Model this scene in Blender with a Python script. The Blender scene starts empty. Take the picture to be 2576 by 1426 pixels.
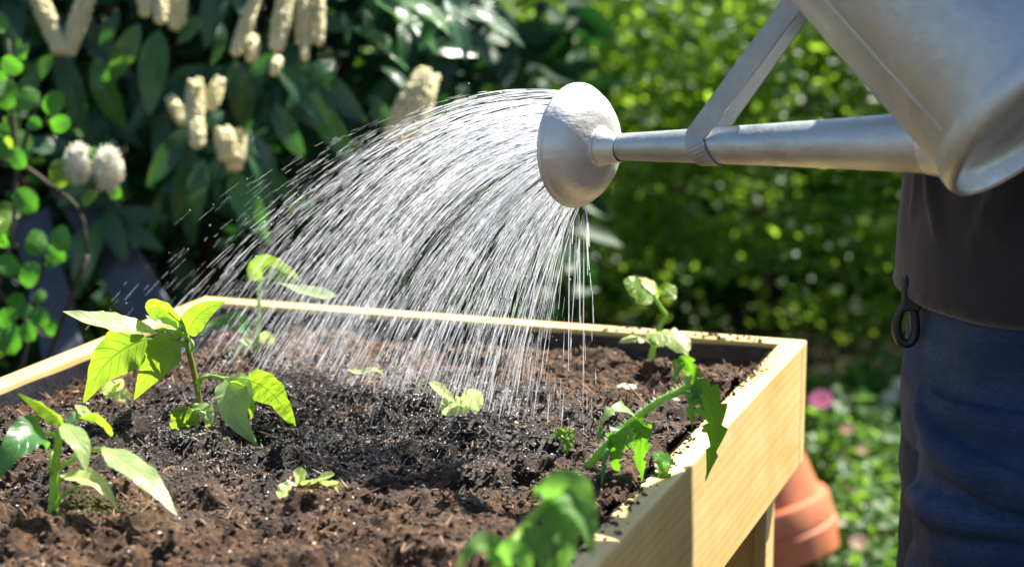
import bpy, bmesh, math, random
import numpy as np
from mathutils import Vector, Matrix, noise as mnoise

rnd = random.Random(7)
rng = np.random.default_rng(7)
S = bpy.context.scene
COL = S.collection

# ------------------------------------------------------------------ camera
CAM = Vector((0, 0, 1.314)); PITCH = 0.192; FPX = 5000.0
FWD = Vector((0, math.cos(PITCH), -math.sin(PITCH)))
UP = Vector((0, math.sin(PITCH), math.cos(PITCH)))
RT = Vector((1, 0, 0))
cd = bpy.data.cameras.new('camera'); cam = bpy.data.objects.new('camera', cd); COL.objects.link(cam)
cam.location = CAM; cam.rotation_euler = (math.pi/2 - PITCH, 0, 0)
cd.sensor_width = 36; cd.lens = 36*FPX/2576; cd.clip_start = 0.05; cd.clip_end = 300
cd.dof.use_dof = True; cd.dof.focus_distance = 1.92; cd.dof.aperture_fstop = 4.0
cd.dof.aperture_blades = 9
S.camera = cam

# ------------------------------------------------------------------ light
SUN_AZ = math.radians(45)      # from +x towards +y
SUN_EL = math.radians(53)
L = Vector((math.cos(SUN_AZ)*math.cos(SUN_EL), math.sin(SUN_AZ)*math.cos(SUN_EL), math.sin(SUN_EL)))
W = bpy.data.worlds.new('World'); S.world = W; W.use_nodes = True
nt = W.node_tree; bg = nt.nodes['Background']
sky = nt.nodes.new('ShaderNodeTexSky'); sky.sky_type = 'NISHITA'; sky.sun_disc = False
sky.sun_elevation = SUN_EL; sky.sun_rotation = math.pi/2 - SUN_AZ
nt.links.new(sky.outputs[0], bg.inputs[0]); bg.inputs[1].default_value = 0.055
sd = bpy.data.lights.new('sun', 'SUN'); sd.energy = 5.0; sd.angle = math.radians(0.53); sd.color = (1, .94, .83)
sun = bpy.data.objects.new('sun', sd); COL.objects.link(sun); sun.rotation_euler = L.to_track_quat('Z', 'Y').to_euler()
S.view_settings.view_transform = 'Standard'; S.view_settings.look = 'None'
S.view_settings.exposure = 1.75; S.view_settings.gamma = 1; S.view_settings.use_curve_mapping = False
S.cycles.max_bounces = 8; S.cycles.transparent_max_bounces = 24
S.cycles.sample_clamp_indirect = 6
S.cycles.caustics_reflective = False; S.cycles.caustics_refractive = False

# ------------------------------------------------------------------ helpers
def P(x, y, d):
    return CAM + d*(FWD + (x-1288)/FPX*RT + (713-y)/FPX*UP)
def G(x, y, z):
    r = FWD + (x-1288)/FPX*RT + (713-y)/FPX*UP
    return CAM + r*((z-CAM.z)/r.z)
def link(name, me, parent=None, mat=None):
    o = bpy.data.objects.new(name, me); COL.objects.link(o)
    if mat is not None and me is not None and not me.materials: me.materials.append(mat)
    if parent is not None: o.parent = parent
    return o
def tag(o, label=None, cat=None, group=None, kind=None):
    if label: o['label'] = label
    if cat: o['category'] = cat
    if group: o['group'] = group
    if kind: o['kind'] = kind
    return o
def empty(name, loc, label, cat, group=None, kind=None):
    o = bpy.data.objects.new(name, None); COL.objects.link(o); o.location = loc; o.empty_display_size = .05
    return tag(o, label, cat, group, kind)
def npmesh(name, V, F, smooth=True, uv=None):
    V = np.asarray(V, np.float32); F = np.asarray(F, np.int32)
    me = bpy.data.meshes.new(name); n, k = F.shape
    me.vertices.add(len(V)); me.vertices.foreach_set('co', V.ravel())
    me.loops.add(n*k); me.loops.foreach_set('vertex_index', F.ravel())
    me.polygons.add(n); me.polygons.foreach_set('loop_start', np.arange(0, n*k, k, dtype=np.int32))
    try: me.polygons.foreach_set('loop_total', np.full(n, k, np.int32))
    except Exception: pass
    me.update(calc_edges=True)
    me.polygons.foreach_set('use_smooth', np.full(n, smooth, bool))
    if uv is not None:
        l = me.uv_layers.new(name='UVMap'); l.data.foreach_set('uv', np.asarray(uv, np.float32)[F.ravel()].ravel())
    me.validate()
    return me
class MB:
    """collects geometry in world space, writes one mesh relative to a parent at 'org'"""
    def __init__(s): s.v = []; s.f = []; s.uv = []
    def add(s, V, F, UV=None):
        o = len(s.v); s.v += [tuple(p) for p in V]; s.f += [tuple(i+o for i in f) for f in F]
        s.uv += UV if UV else [(0, 0)]*len(V)
    def tube(s, pts, r0, r1=None, n=6, cap=True):
        r1 = r0 if r1 is None else r1; pts = [Vector(p) for p in pts]; m = len(pts); V = []; F = []
        for i, p in enumerate(pts):
            t = (pts[min(i+1, m-1)]-pts[max(i-1, 0)])
            if t.length < 1e-9: t = Vector((0, 0, 1))
            t.normalize()
            a = t.cross(Vector((.31, .87, .4))).normalized(); b = t.cross(a)
            r = r0+(r1-r0)*i/max(1, m-1) if not isinstance(r0, (list, tuple)) else r0[i]
            for k in range(n):
                c = 2*math.pi*k/n; V.append(p+(a*math.cos(c)+b*math.sin(c))*r)
        for i in range(m-1):
            for k in range(n):
                k2 = (k+1) % n; F.append((i*n+k, i*n+k2, (i+1)*n+k2, (i+1)*n+k))
        if cap: F.append(tuple(range(n))[::-1]); F.append(tuple((m-1)*n+k for k in range(n)))
        s.add(V, F)
    def box(s, o, ax, ay, az):
        """corner o and three edge vectors"""
        o, ax, ay, az = map(Vector, (o, ax, ay, az))
        V = [o, o+ax, o+ax+ay, o+ay, o+az, o+ax+az, o+ax+ay+az, o+ay+az]
        s.add(V, [(0, 3, 2, 1), (4, 5, 6, 7), (0, 1, 5, 4), (1, 2, 6, 5), (2, 3, 7, 6), (3, 0, 4, 7)])
    def lathe(s, c, axis, prof, n=40, ref=None):
        axis = Vector(axis).normalized(); a = axis.cross(Vector(ref) if ref else Vector((.1, .2, 1))).normalized(); b = axis.cross(a)
        V = []; F = []; m = len(prof)
        for (x, r) in prof:
            for k in range(n):
                t = 2*math.pi*k/n; V.append(Vector(c)+axis*x+(a*math.cos(t)+b*math.sin(t))*r)
        for i in range(m-1):
            for k in range(n):
                k2 = (k+1) % n; F.append((i*n+k, i*n+k2, (i+1)*n+k2, (i+1)*n+k))
        s.add(V, F)
    def build(s, name, mat, parent=None, smooth=True, bevel=0, label=None):
        me = bpy.data.meshes.new(name); off = Vector(parent.matrix_basis.translation) if parent is not None else Vector((0, 0, 0))
        if parent is not None and parent.parent is not None: off = off + Vector(parent.parent.matrix_basis.translation)
        me.from_pydata([tuple(Vector(p)-off) for p in s.v], [], s.f)
        l = me.uv_layers.new(name='UVMap')
        for lp in me.loops: l.data[lp.index].uv = s.uv[lp.vertex_index]
        for p in me.polygons: p.use_smooth = smooth
        bm = bmesh.new(); bm.from_mesh(me); bmesh.ops.recalc_face_normals(bm, faces=bm.faces); bm.to_mesh(me); bm.free()
        o = link(name, me, parent, mat)
        if bevel:
            b = o.modifiers.new('bevel', 'BEVEL'); b.width = bevel; b.segments = 2; b.limit_method = 'ANGLE'
        if label: o['label'] = label
        return o
def catmull(pts, n):
    pts = [Vector(p) for p in pts]
    if len(pts) == 2: return [pts[0].lerp(pts[1], i/(n-1)) for i in range(n)]
    q = [pts[0]*2-pts[1]]+pts+[pts[-1]*2-pts[-2]]; out = []; m = len(pts)-1
    for i in range(n):
        u = i/(n-1)*m; k = min(int(u), m-1); t = u-k
        a, b, c, d = q[k:k+4]
        out.append(.5*((2*b)+(c-a)*t+(2*a-5*b+4*c-d)*t*t+(3*b-a-3*c+d)*t**3))
    return out
def fbm2(shape, cell, octs, gain=.5, seed=0, ridged=False):
    """value noise on a grid; cell = size of the largest cell in samples"""
    r = np.random.default_rng(seed); H, Wd = shape; out = np.zeros(shape); amp = 1; tot = 0
    for o in range(octs):
        c = max(1.0, cell/2**o); gh, gw = int(H/c)+3, int(Wd/c)+3; g = r.random((gh, gw))*2-1
        y = np.arange(H)/c+r.random(); x = np.arange(Wd)/c+r.random()
        yi, xi = y.astype(int), x.astype(int); fy, fx = y-yi, x-xi; fy = fy*fy*(3-2*fy); fx = fx*fx*(3-2*fx)
        yi = np.minimum(yi, gh-2); xi = np.minimum(xi, gw-2)
        a = g[np.ix_(yi, xi)]; b = g[np.ix_(yi, xi+1)]; cc = g[np.ix_(yi+1, xi)]; dd = g[np.ix_(yi+1, xi+1)]
        v = (a*(1-fx)+b*fx)*(1-fy)[:, None]+(cc*(1-fx)+dd*fx)*fy[:, None]
        if ridged: v = 1-2*np.abs(v)
        out += v*amp; tot += amp; amp *= gain
    return out/tot

# ------------------------------------------------------------------ materials
def mat(name):
    m = bpy.data.materials.new(name); m.use_nodes = True; t = m.node_tree
    return m, t, t.nodes['Principled BSDF'], t.nodes['Material Output']
def N(t, typ, **kw):
    n = t.nodes.new(typ)
    for k, v in kw.items():
        if k.startswith('i_'): n.inputs[k[2:].replace('_', ' ')].default_value = v
        else: setattr(n, k, v)
    return n
def ramp(t, src, stops):
    r = N(t, 'ShaderNodeValToRGB'); e = r.color_ramp.elements
    while len(e) < len(stops): e.new(.5)
    for q, (p, c) in zip(e, stops): q.position = p; q.color = (*c, 1) if len(c) == 3 else c
    t.links.new(src, r.inputs[0]); return r
def noise_(t, scale, detail=4, rough=.55, vec=None, dist=0):
    n = N(t, 'ShaderNodeTexNoise'); n.inputs['Scale'].default_value = scale; n.inputs['Detail'].default_value = detail
    n.inputs['Roughness'].default_value = rough; n.inputs['Distortion'].default_value = dist
    if vec is not None: t.links.new(vec, n.inputs['Vector'])
    return n
def mapping(t, scale=(1, 1, 1), rot=(0, 0, 0), src='Object'):
    tc = N(t, 'ShaderNodeTexCoord'); m = N(t, 'ShaderNodeMapping'); m.inputs['Scale'].default_value = scale; m.inputs['Rotation'].default_value = rot
    t.links.new(tc.outputs[src], m.inputs['Vector']); return m.outputs[0]
def bump(t, h, strength, dist, bs):
    b = N(t, 'ShaderNodeBump'); b.inputs['Strength'].default_value = strength; b.inputs['Distance'].default_value = dist
    t.links.new(h, b.inputs['Height']); t.links.new(b.outputs[0], bs.inputs['Normal']); return b
def math_(t, op, a, b=None, c=None):
    n = N(t, 'ShaderNodeMath', operation=op)
    for i, q in enumerate((a, b, c)):
        if q is None: continue
        if hasattr(q, 'links'): t.links.new(q, n.inputs[i])
        else: n.inputs[i].default_value = q
    return n.outputs[0]

def leaf_mat(name, dark, light, trans, rough=.42, tamount=.5, vein=1.0, veins=9, spec=.5, worldscale=60):
    m, t, b, out = mat(name)
    tc = N(t, 'ShaderNodeTexCoord'); sp = N(t, 'ShaderNodeSeparateXYZ'); t.links.new(tc.outputs['UV'], sp.inputs[0])
    ax = math_(t, 'ABSOLUTE', math_(t, 'SUBTRACT', sp.outputs[0], .5))            # 0 at midrib .5 at edge
    ph = math_(t, 'FRACT', math_(t, 'SUBTRACT', math_(t, 'MULTIPLY', sp.outputs[1], float(veins)), math_(t, 'MULTIPLY', ax, 3.2)))
    tri = math_(t, 'ABSOLUTE', math_(t, 'SUBTRACT', ph, .5))                       # .5 on a vein
    side = N(t, 'ShaderNodeMapRange'); side.inputs[1].default_value = .40; side.inputs[2].default_value = .49; t.links.new(tri, side.inputs[0])
    mid = N(t, 'ShaderNodeMapRange'); mid.inputs[1].default_value = .035; mid.inputs[2].default_value = .008; t.links.new(ax, mid.inputs[0])
    v = math_(t, 'MAXIMUM', math_(t, 'MULTIPLY', side.outputs[0], .8), mid.outputs[0])
    vec = mapping(t); n1 = noise_(t, worldscale, 3, .6, vec)
    cr = ramp(t, n1.outputs[0], [(.3, dark), (.7, light)])
    mx = N(t, 'ShaderNodeMixRGB'); t.links.new(cr.outputs[0], mx.inputs[1]); mx.inputs[2].default_value = (min(1, light[0]*1.9+.03), min(1, light[1]*1.5+.03), light[2]*1.6+.01, 1)
    t.links.new(math_(t, 'MULTIPLY', v, .65*vein), mx.inputs[0])
    t.links.new(mx.outputs[0], b.inputs['Base Color'])
    b.inputs['Specular IOR Level'].default_value = spec
    n2 = noise_(t, worldscale*6, 3, .6, vec)
    rr = N(t, 'ShaderNodeMapRange'); rr.inputs[3].default_value = rough-.08; rr.inputs[4].default_value = rough+.14; t.links.new(n2.outputs[0], rr.inputs[0]); t.links.new(rr.outputs[0], b.inputs['Roughness'])
    hgt = math_(t, 'ADD', math_(t, 'MULTIPLY', v, -1.0), math_(t, 'MULTIPLY', n2.outputs[0], .35))
    bp = bump(t, hgt, .45, .0012, b)
    tr = N(t, 'ShaderNodeBsdfTranslucent'); tm = N(t, 'ShaderNodeMixRGB'); tm.blend_type = 'MULTIPLY'; tm.inputs[0].default_value = 1
    tm.inputs[1].default_value = (*trans, 1); r2 = ramp(t, v, [(0, (1, 1, 1)), (1, (1-.35*vein, 1-.3*vein, 1-.3*vein))]); t.links.new(r2.outputs[0], tm.inputs[2])
    t.links.new(tm.outputs[0], tr.inputs[0]); t.links.new(bp.outputs[0], tr.inputs['Normal'])
    ms = N(t, 'ShaderNodeMixShader'); ms.inputs[0].default_value = tamount
    t.links.new(b.outputs[0], ms.inputs[1]); t.links.new(tr.outputs[0], ms.inputs[2]); t.links.new(ms.outputs[0], out.inputs[0])
    return m

M = {}
M['pepper'] = leaf_mat('pepper_leaf', (.07, .17, .02), (.13, .27, .035), (.36, .58, .03), .33, .52, 1.4, 8)
M['pepper_dark'] = leaf_mat('pepper_leaf_deep', (.03, .12, .035), (.06, .19, .05), (.2, .55, .05), .30, .35, 1, 7)
M['pale'] = leaf_mat('pale_glare_leaf', (.30, .44, .16), (.42, .56, .24), (.66, .88, .16), .34, .5, .5, 6)  # light green; on the pepper leaves it paints in the sky glare
M['tomato'] = leaf_mat('tomato_leaf', (.03, .13, .015), (.06, .20, .025), (.20, .52, .02), .42, .5, 1.1, 7)
M['front'] = leaf_mat('soft_tomato_leaf', (.08, .20, .045), (.14, .28, .07), (.26, .58, .08), .6, .45, .6, 7, .25)
M['cotyl'] = leaf_mat('seedling_leaf', (.46, .56, .18), (.62, .70, .30), (.7, .9, .25), .4, .4, .35, 4)
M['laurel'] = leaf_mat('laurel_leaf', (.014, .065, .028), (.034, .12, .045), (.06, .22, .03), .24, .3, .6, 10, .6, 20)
M['laurel_shaded'] = leaf_mat('laurel_leaf_shaded', (.008, .04, .015), (.018, .07, .025), (.03, .14, .02), .5, .2, 0, 10, .3, 20)  # darker laurel copy, shade inside the bush put into its colour
M['laurel_b'] = leaf_mat('laurel_leaf_bright', (.04, .13, .04), (.07, .20, .05), (.14, .42, .03), .22, .3, .6, 10, .6, 20)
M['round'] = leaf_mat('round_leaf', (.045, .17, .02), (.09, .27, .035), (.16, .55, .03), .42, .4, .5, 5, .5, 30)
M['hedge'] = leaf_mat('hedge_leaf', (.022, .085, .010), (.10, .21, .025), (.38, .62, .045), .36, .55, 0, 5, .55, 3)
M['hedge_shaded'] = leaf_mat('hedge_leaf_shaded', (.012, .05, .008), (.03, .10, .015), (.06, .2, .02), .6, .3, 0, 5, .3, 3)  # darker hedge copy, shade of the deep layer put into its colour
M['under'] = leaf_mat('low_leaf', (.025, .09, .012), (.08, .20, .03), (.26, .50, .05), .4, .5, .2, 5, .5, 6)

def simple(name, c1, c2, scale, rough=.6, bstr=.3, bdist=.001, stretch=(1, 1, 1), spec=.5, detail=5, trans=None):
    m, t, b, out = mat(name); vec = mapping(t, stretch); n = noise_(t, scale, detail, .6, vec)
    r = ramp(t, n.outputs[0], [(.3, c1), (.7, c2)]); t.links.new(r.outputs[0], b.inputs['Base Color'])
    b.inputs['Roughness'].default_value = rough; b.inputs['Specular IOR Level'].default_value = spec
    n2 = noise_(t, scale*4, detail, .6, vec)
    if bstr: bump(t, n2.outputs[0], bstr, bdist, b)
    if trans:
        tr = N(t, 'ShaderNodeBsdfTranslucent'); tr.inputs[0].default_value = (*trans, 1); ms = N(t, 'ShaderNodeMixShader'); ms.inputs[0].default_value = .3
        t.links.new(b.outputs[0], ms.inputs[1]); t.links.new(tr.outputs[0], ms.inputs[2]); t.links.new(ms.outputs[0], out.inputs[0])
    return m
M['stem'] = simple('green_stem', (.18, .34, .04), (.32, .5, .08), 120, .4, .3, .0006, trans=(.4, .7, .08))
M['stem_brown'] = simple('woody_stem', (.12, .10, .03), (.26, .26, .07), 90, .5, .4, .0008)
M['hair'] = simple('pale_hair', (.6, .7, .5), (.8, .85, .7), 50, .4, 0, trans=(.8, .9, .7))
M['bark'] = simple('bark', (.03, .02, .013), (.07, .05, .03), 40, .8, .8, .004, (1, 1, .3))
M['cream'] = simple('cream_flower', (.84, .78, .46), (.94, .89, .62), 260, .7, .3, .003, trans=(.92, .9, .55))
M['white_fl'] = simple('white_flower', (.86, .84, .70), (.95, .94, .85), 90, .6, .5, .003, trans=(.8, .8, .6))
M['pink_fl'] = simple('pink_flower', (.62, .2, .42), (.8, .36, .6), 60, .6, .3, .002, trans=(.8, .3, .6))
M['palepink'] = simple('pale_pink_flower', (.72, .45, .42), (.86, .68, .62), 60, .6, .3, .002, trans=(.8, .6, .5))
M['liner'] = simple('black_liner', (.012, .013, .018), (.03, .032, .042), 25, .35, .5, .004)
M['slate'] = simple('grey_blue_plank', (.045, .052, .08), (.075, .085, .12), 12, .6, .3, .002, (1, 1, 4))
M['dry'] = simple('dry_leaf', (.38, .2, .07), (.62, .42, .2), 80, .6, .4, .002, trans=(.6, .35, .1))
M['stone'] = simple('pale_stone', (.32, .26, .19), (.58, .5, .38), 90, .8, .6, .002)
M['perlite'] = simple('white_grain', (.6, .56, .5), (.85, .82, .78), 200, .35, .3, .001)
M['fibre'] = simple('wood_fibre', (.10, .055, .03), (.30, .18, .10), 70, .75, .3, .001)
M['olive_patch'] = simple('olive_patch', (.03, .035, .004), (.12, .12, .015), 300, .8, .9, .003)
M['terra'] = simple('terracotta', (.42, .12, .045), (.56, .19, .085), 14, .6, .2, .001)
M['black_metal'] = simple('black_metal', (.01, .01, .012), (.03, .03, .035), 90, .35, .2, .001)
M['skin'] = simple('skin', (.50, .28, .19), (.62, .37, .26), 60, .5, .2, .0005)
M['brown_hair'] = simple('brown_hair', (.03, .018, .01), (.08, .05, .03), 160, .5, .6, .003, (1, 1, .2))
M['boot'] = simple('boot_leather', (.03, .02, .013), (.07, .045, .03), 40, .5, .4, .001)

# bare garden earth
m, t, b, out = mat('garden_earth'); vec = mapping(t); n = noise_(t, 6, 8, .65, vec); n2 = noise_(t, 60, 6, .7, vec)
r = ramp(t, n.outputs[0], [(.3, (.018, .012, .008)), (.55, (.05, .033, .02)), (.75, (.09, .06, .035))]); t.links.new(r.outputs[0], b.inputs['Base Color'])
b.inputs['Roughness'].default_value = .9; bump(t, n2.outputs[0], 1, .03, b); M['earth'] = m

# potting soil: dry brown, dark and glossy where the water has landed
WC = G(820, 1130, .775)
def soil_mat(name, crumb=False):
    m, t, b, out = mat(name)
    g = N(t, 'ShaderNodeNewGeometry'); pos = g.outputs['Position']
    sub = N(t, 'ShaderNodeVectorMath', operation='SUBTRACT'); t.links.new(pos, sub.inputs[0]); sub.inputs[1].default_value = tuple(WC)
    mp = N(t, 'ShaderNodeMapping'); mp.inputs['Rotation'].default_value = (0, 0, -.25); mp.inputs['Scale'].default_value = (1/.27, 1/.20, 0); t.links.new(sub.outputs[0], mp.inputs[0])
    ln = N(t, 'ShaderNodeVectorMath', operation='LENGTH'); t.links.new(mp.outputs[0], ln.inputs[0])
    nw = noise_(t, 22, 4, .6, pos)
    dsum = math_(t, 'ADD', ln.outputs['Value'], math_(t, 'MULTIPLY', math_(t, 'SUBTRACT', nw.outputs[0], .5), 2.2))
    wet = N(t, 'ShaderNodeMapRange'); wet.interpolation_type = 'SMOOTHSTEP'; wet.inputs[1].default_value = 1.5; wet.inputs[2].default_value = .8; t.links.new(dsum, wet.inputs[0])
    n1 = noise_(t, 130, 6, .65, pos); n3 = noise_(t, 14, 3, .5, pos)
    mixv = math_(t, 'ADD', math_(t, 'MULTIPLY', n1.outputs[0], .65), math_(t, 'MULTIPLY', n3.outputs[0], .35))
    dry = ramp(t, mixv, [(.34, (.012, .006, .003)), (.46, (.052, .026, .013)), (.57, (.125, .068, .036)), (.69, (.31, .195, .11))])
    wcr = ramp(t, n1.outputs[0], [(.3, (.005, .003, .002)), (.6, (.022, .012, .007)), (.75, (.08, .048, .030))])
    mx = N(t, 'ShaderNodeMixRGB'); t.links.new(wet.outputs[0], mx.inputs[0]); t.links.new(dry.outputs[0], mx.inputs[1]); t.links.new(wcr.outputs[0], mx.inputs[2])
    if crumb:
        ri = ramp(t, g.outputs['Random Per Island'], [(0, (.25, .23, .22)), (.55, (.85, .85, .85)), (.9, (1.7, 1.55, 1.4)), (1, (3.0, 2.6, 2.2))])
        mc = N(t, 'ShaderNodeMixRGB'); mc.blend_type = 'MULTIPLY'; mc.inputs[0].default_value = 1; t.links.new(mx.outputs[0], mc.inputs[1]); t.links.new(ri.outputs[0], mc.inputs[2]); mx = mc
    t.links.new(mx.outputs[0], b.inputs['Base Color'])
    ro = N(t, 'ShaderNodeMapRange'); ro.inputs[3].default_value = .85; ro.inputs[4].default_value = .16 if crumb else .34; t.links.new(wet.outputs[0], ro.inputs[0]); t.links.new(ro.outputs[0], b.inputs['Roughness'])
    b.inputs['Specular IOR Level'].default_value = .32 if not crumb else .6
    nb = noise_(t, 420, 5, .75, pos)
    bump(t, nb.outputs[0], 1.0, .0035 if not crumb else .0018, b)
    return m
M['soil'] = soil_mat('potting_soil'); M['crumb'] = soil_mat('soil_crumb', True)

# pine board
def wood_mat(name, axis):
    m, t, b, out = mat(name)
    vec = mapping(t, rot=(0, 0, axis))
    st = N(t, 'ShaderNodeMapping'); st.inputs['Scale'].default_value = (1, .12, 1); t.links.new(vec, st.inputs[0])
    n1 = noise_(t, 26, 5, .55, st.outputs[0], 1.0)
    fine = N(t, 'ShaderNodeMapping'); fine.inputs['Scale'].default_value = (1, .03, 1); t.links.new(vec, fine.inputs[0]); n2 = noise_(t, 260, 4, .6, fine.outputs[0])
    wv = N(t, 'ShaderNodeTexWave'); wv.wave_type = 'BANDS'; wv.bands_direction = 'X'; wv.inputs['Scale'].default_value = 28; wv.inputs['Distortion'].default_value = 9; wv.inputs['Detail'].default_value = 3; wv.inputs['Detail Scale'].default_value = .6
    zz = N(t, 'ShaderNodeMapping'); zz.inputs['Scale'].default_value = (1, .08, 1); t.links.new(vec, zz.inputs[0])
    sx = N(t, 'ShaderNodeSeparateXYZ'); t.links.new(zz.outputs[0], sx.inputs[0]); cb = N(t, 'ShaderNodeCombineXYZ')
    t.links.new(math_(t, 'ADD', sx.outputs[0], sx.outputs[2]), cb.inputs[0]); t.links.new(sx.outputs[1], cb.inputs[1]); t.links.new(cb.outputs[0], wv.inputs[0])
    s = math_(t, 'ADD', math_(t, 'MULTIPLY', n1.outputs[0], .8), math_(t, 'MULTIPLY', wv.outputs['Fac'], .2))
    r = ramp(t, s, [(.25, (.72, .47, .15)), (.5, (.79, .57, .23)), (.8, (.84, .65, .32))])
    blot = noise_(t, 9, 4, .6, vec); rb = ramp(t, blot.outputs[0], [(.35, (.88, .83, .74)), (.6, (1, 1, 1))])
    mx = N(t, 'ShaderNodeMixRGB'); mx.blend_type = 'MULTIPLY'; mx.inputs[0].default_value = 1; t.links.new(r.outputs[0], mx.inputs[1]); t.links.new(rb.outputs[0], mx.inputs[2])
    ck = N(t, 'ShaderNodeMapping'); ck.inputs['Scale'].default_value = (1, .05, 1); t.links.new(vec, ck.inputs[0]); n5 = noise_(t, 34, 2, .4, ck.outputs[0])
    cr = ramp(t, n5.outputs[0], [(.70, (1, 1, 1)), (.735, (.45, .35, .25))])
    m2 = N(t, 'ShaderNodeMixRGB'); m2.blend_type = 'MULTIPLY'; m2.inputs[0].default_value = 1; t.links.new(mx.outputs[0], m2.inputs[1]); t.links.new(cr.outputs[0], m2.inputs[2])
    t.links.new(m2.outputs[0], b.inputs['Base Color']); b.inputs['Roughness'].default_value = .55
    bump(t, math_(t, 'ADD', n2.outputs[0], math_(t, 'MULTIPLY', wv.outputs['Fac'], .3)), .18, .0007, b)
    return m
# zinc
m, t, b, out = mat('zinc'); vec = mapping(t); n = noise_(t, 9, 5, .6, vec, .6); n2 = noise_(t, 120, 4, .6, vec)
vo = N(t, 'ShaderNodeTexVoronoi'); vo.inputs['Scale'].default_value = 55; t.links.new(vec, vo.inputs['Vector'])
r = ramp(t, n.outputs[0], [(.25, (.36, .39, .39)), (.45, (.50, .53, .52)), (.6, (.58, .60, .58)), (.75, (.72, .73, .70))]); t.links.new(r.outputs[0], b.inputs['Base Color'])
b.inputs['Metallic'].default_value = .92
s = math_(t, 'ADD', math_(t, 'MULTIPLY', n.outputs[0], .25), math_(t, 'MULTIPLY', vo.outputs['Distance'], .12))
t.links.new(math_(t, 'ADD', s, .32), b.inputs['Roughness']); bump(t, math_(t, 'ADD', n2.outputs[0], math_(t, 'MULTIPLY', n.outputs[0], 6.0)), .22, .003, b); M['zinc'] = m
m = M['zinc'].copy(); m.name = 'zinc_bright'; bb = m.node_tree.nodes['Principled BSDF']; bb.inputs['Metallic'].default_value = .72
for q in m.node_tree.nodes:
    if q.type == 'VALTORGB':
        for e, c in zip(q.color_ramp.elements, ((.60, .60, .59), (.70, .70, .68), (.78, .78, .76))): e.color = (*c, 1)
M['zinc_b'] = m
m = simple('zinc_strap', (.34, .35, .35), (.46, .47, .47), 40, .5, .2, .0006); m.node_tree.nodes['Principled BSDF'].inputs['Metallic'].default_value = .5; M['strap'] = m
# denim
m, t, b, out = mat('denim'); vec = mapping(t); n = noise_(t, 7, 5, .6, vec, .5)
tw = N(t, 'ShaderNodeMapping'); tw.inputs['Rotation'].default_value = (.2, .0, .0); tw.inputs['Scale'].default_value = (1, 1, 6); t.links.new(vec, tw.inputs[0]); n2 = noise_(t, 170, 4, .7, tw.outputs[0])
n3 = noise_(t, 900, 2, .6, vec)
r = ramp(t, math_(t, 'ADD', math_(t, 'MULTIPLY', n.outputs[0], .55), math_(t, 'MULTIPLY', n2.outputs[0], .45)), [(.30, (.003, .011, .042)), (.5, (.009, .030, .088)), (.68, (.052, .082, .14))])
t.links.new(r.outputs[0], b.inputs['Base Color']); wz = N(t, 'ShaderNodeMapping'); wz.inputs['Scale'].default_value = (3, 3, 26); wz.inputs['Rotation'].default_value = (.12, .1, 0); t.links.new(vec, wz.inputs[0]); n4 = noise_(t, 1.0, 4, .55, wz.outputs[0], .4)
r4 = ramp(t, n4.outputs[0], [(.35, (.55, .55, .6)), (.52, (1, 1, 1)), (.64, (1.5, 1.42, 1.3))]); m4 = N(t, 'ShaderNodeMixRGB'); m4.blend_type = 'MULTIPLY'; m4.inputs[0].default_value = 1; t.links.new(r.outputs[0], m4.inputs[1]); t.links.new(r4.outputs[0], m4.inputs[2]); t.links.new(m4.outputs[0], b.inputs['Base Color'])
b.inputs['Roughness'].default_value = .85; b.inputs['Sheen Weight'].default_value = .0
bump(t, math_(t, 'ADD', n2.outputs[0], n3.outputs[0]), .5, .0012, b); M['denim'] = m
m = simple('dark_jersey', (.014, .010, .013), (.028, .020, .022), 8, .9, .3, .001); m.node_tree.nodes['Principled BSDF'].inputs['Sheen Weight'].default_value = .2; M['jersey'] = m
# water
m, t, b, out = mat('spray_water')
b.inputs['Base Color'].default_value = (.86, .88, .92, 1); b.inputs['Roughness'].default_value = .12; b.inputs['Specular IOR Level'].default_value = 1.0
tl = N(t, 'ShaderNodeBsdfTranslucent'); tl.inputs[0].default_value = (.9, .92, .96, 1)
m1 = N(t, 'ShaderNodeMixShader'); m1.inputs[0].default_value = .5; t.links.new(b.outputs[0], m1.inputs[1]); t.links.new(tl.outputs[0], m1.inputs[2])
tp = N(t, 'ShaderNodeBsdfTransparent'); m2 = N(t, 'ShaderNodeMixShader'); g_ = N(t, 'ShaderNodeNewGeometry'); mr_ = N(t, 'ShaderNodeMapRange'); mr_.inputs[3].default_value = .22; mr_.inputs[4].default_value = .84; t.links.new(g_.outputs['Random Per Island'], mr_.inputs[0]); t.links.new(mr_.outputs[0], m2.inputs[0])
t.links.new(tp.outputs[0], m2.inputs[2]); t.links.new(m1.outputs[0], m2.inputs[1]); t.links.new(m2.outputs[0], out.inputs[0]); M['water'] = m
m, t, b, out = mat('clear_water'); b.inputs['Base Color'].default_value = (1, 1, 1, 1); b.inputs['Roughness'].default_value = .02; b.inputs['IOR'].default_value = 1.33; b.inputs['Transmission Weight'].default_value = .85; M['drop'] = m

m, t, b, out = mat('glint_bead'); b.inputs['Base Color'].default_value = (.6, .6, .6, 1); b.inputs['Roughness'].default_value = .08; b.inputs['Specular IOR Level'].default_value = 1; M['bead'] = m  # grey base colour paints the wet soil's glints onto the drops

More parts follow.
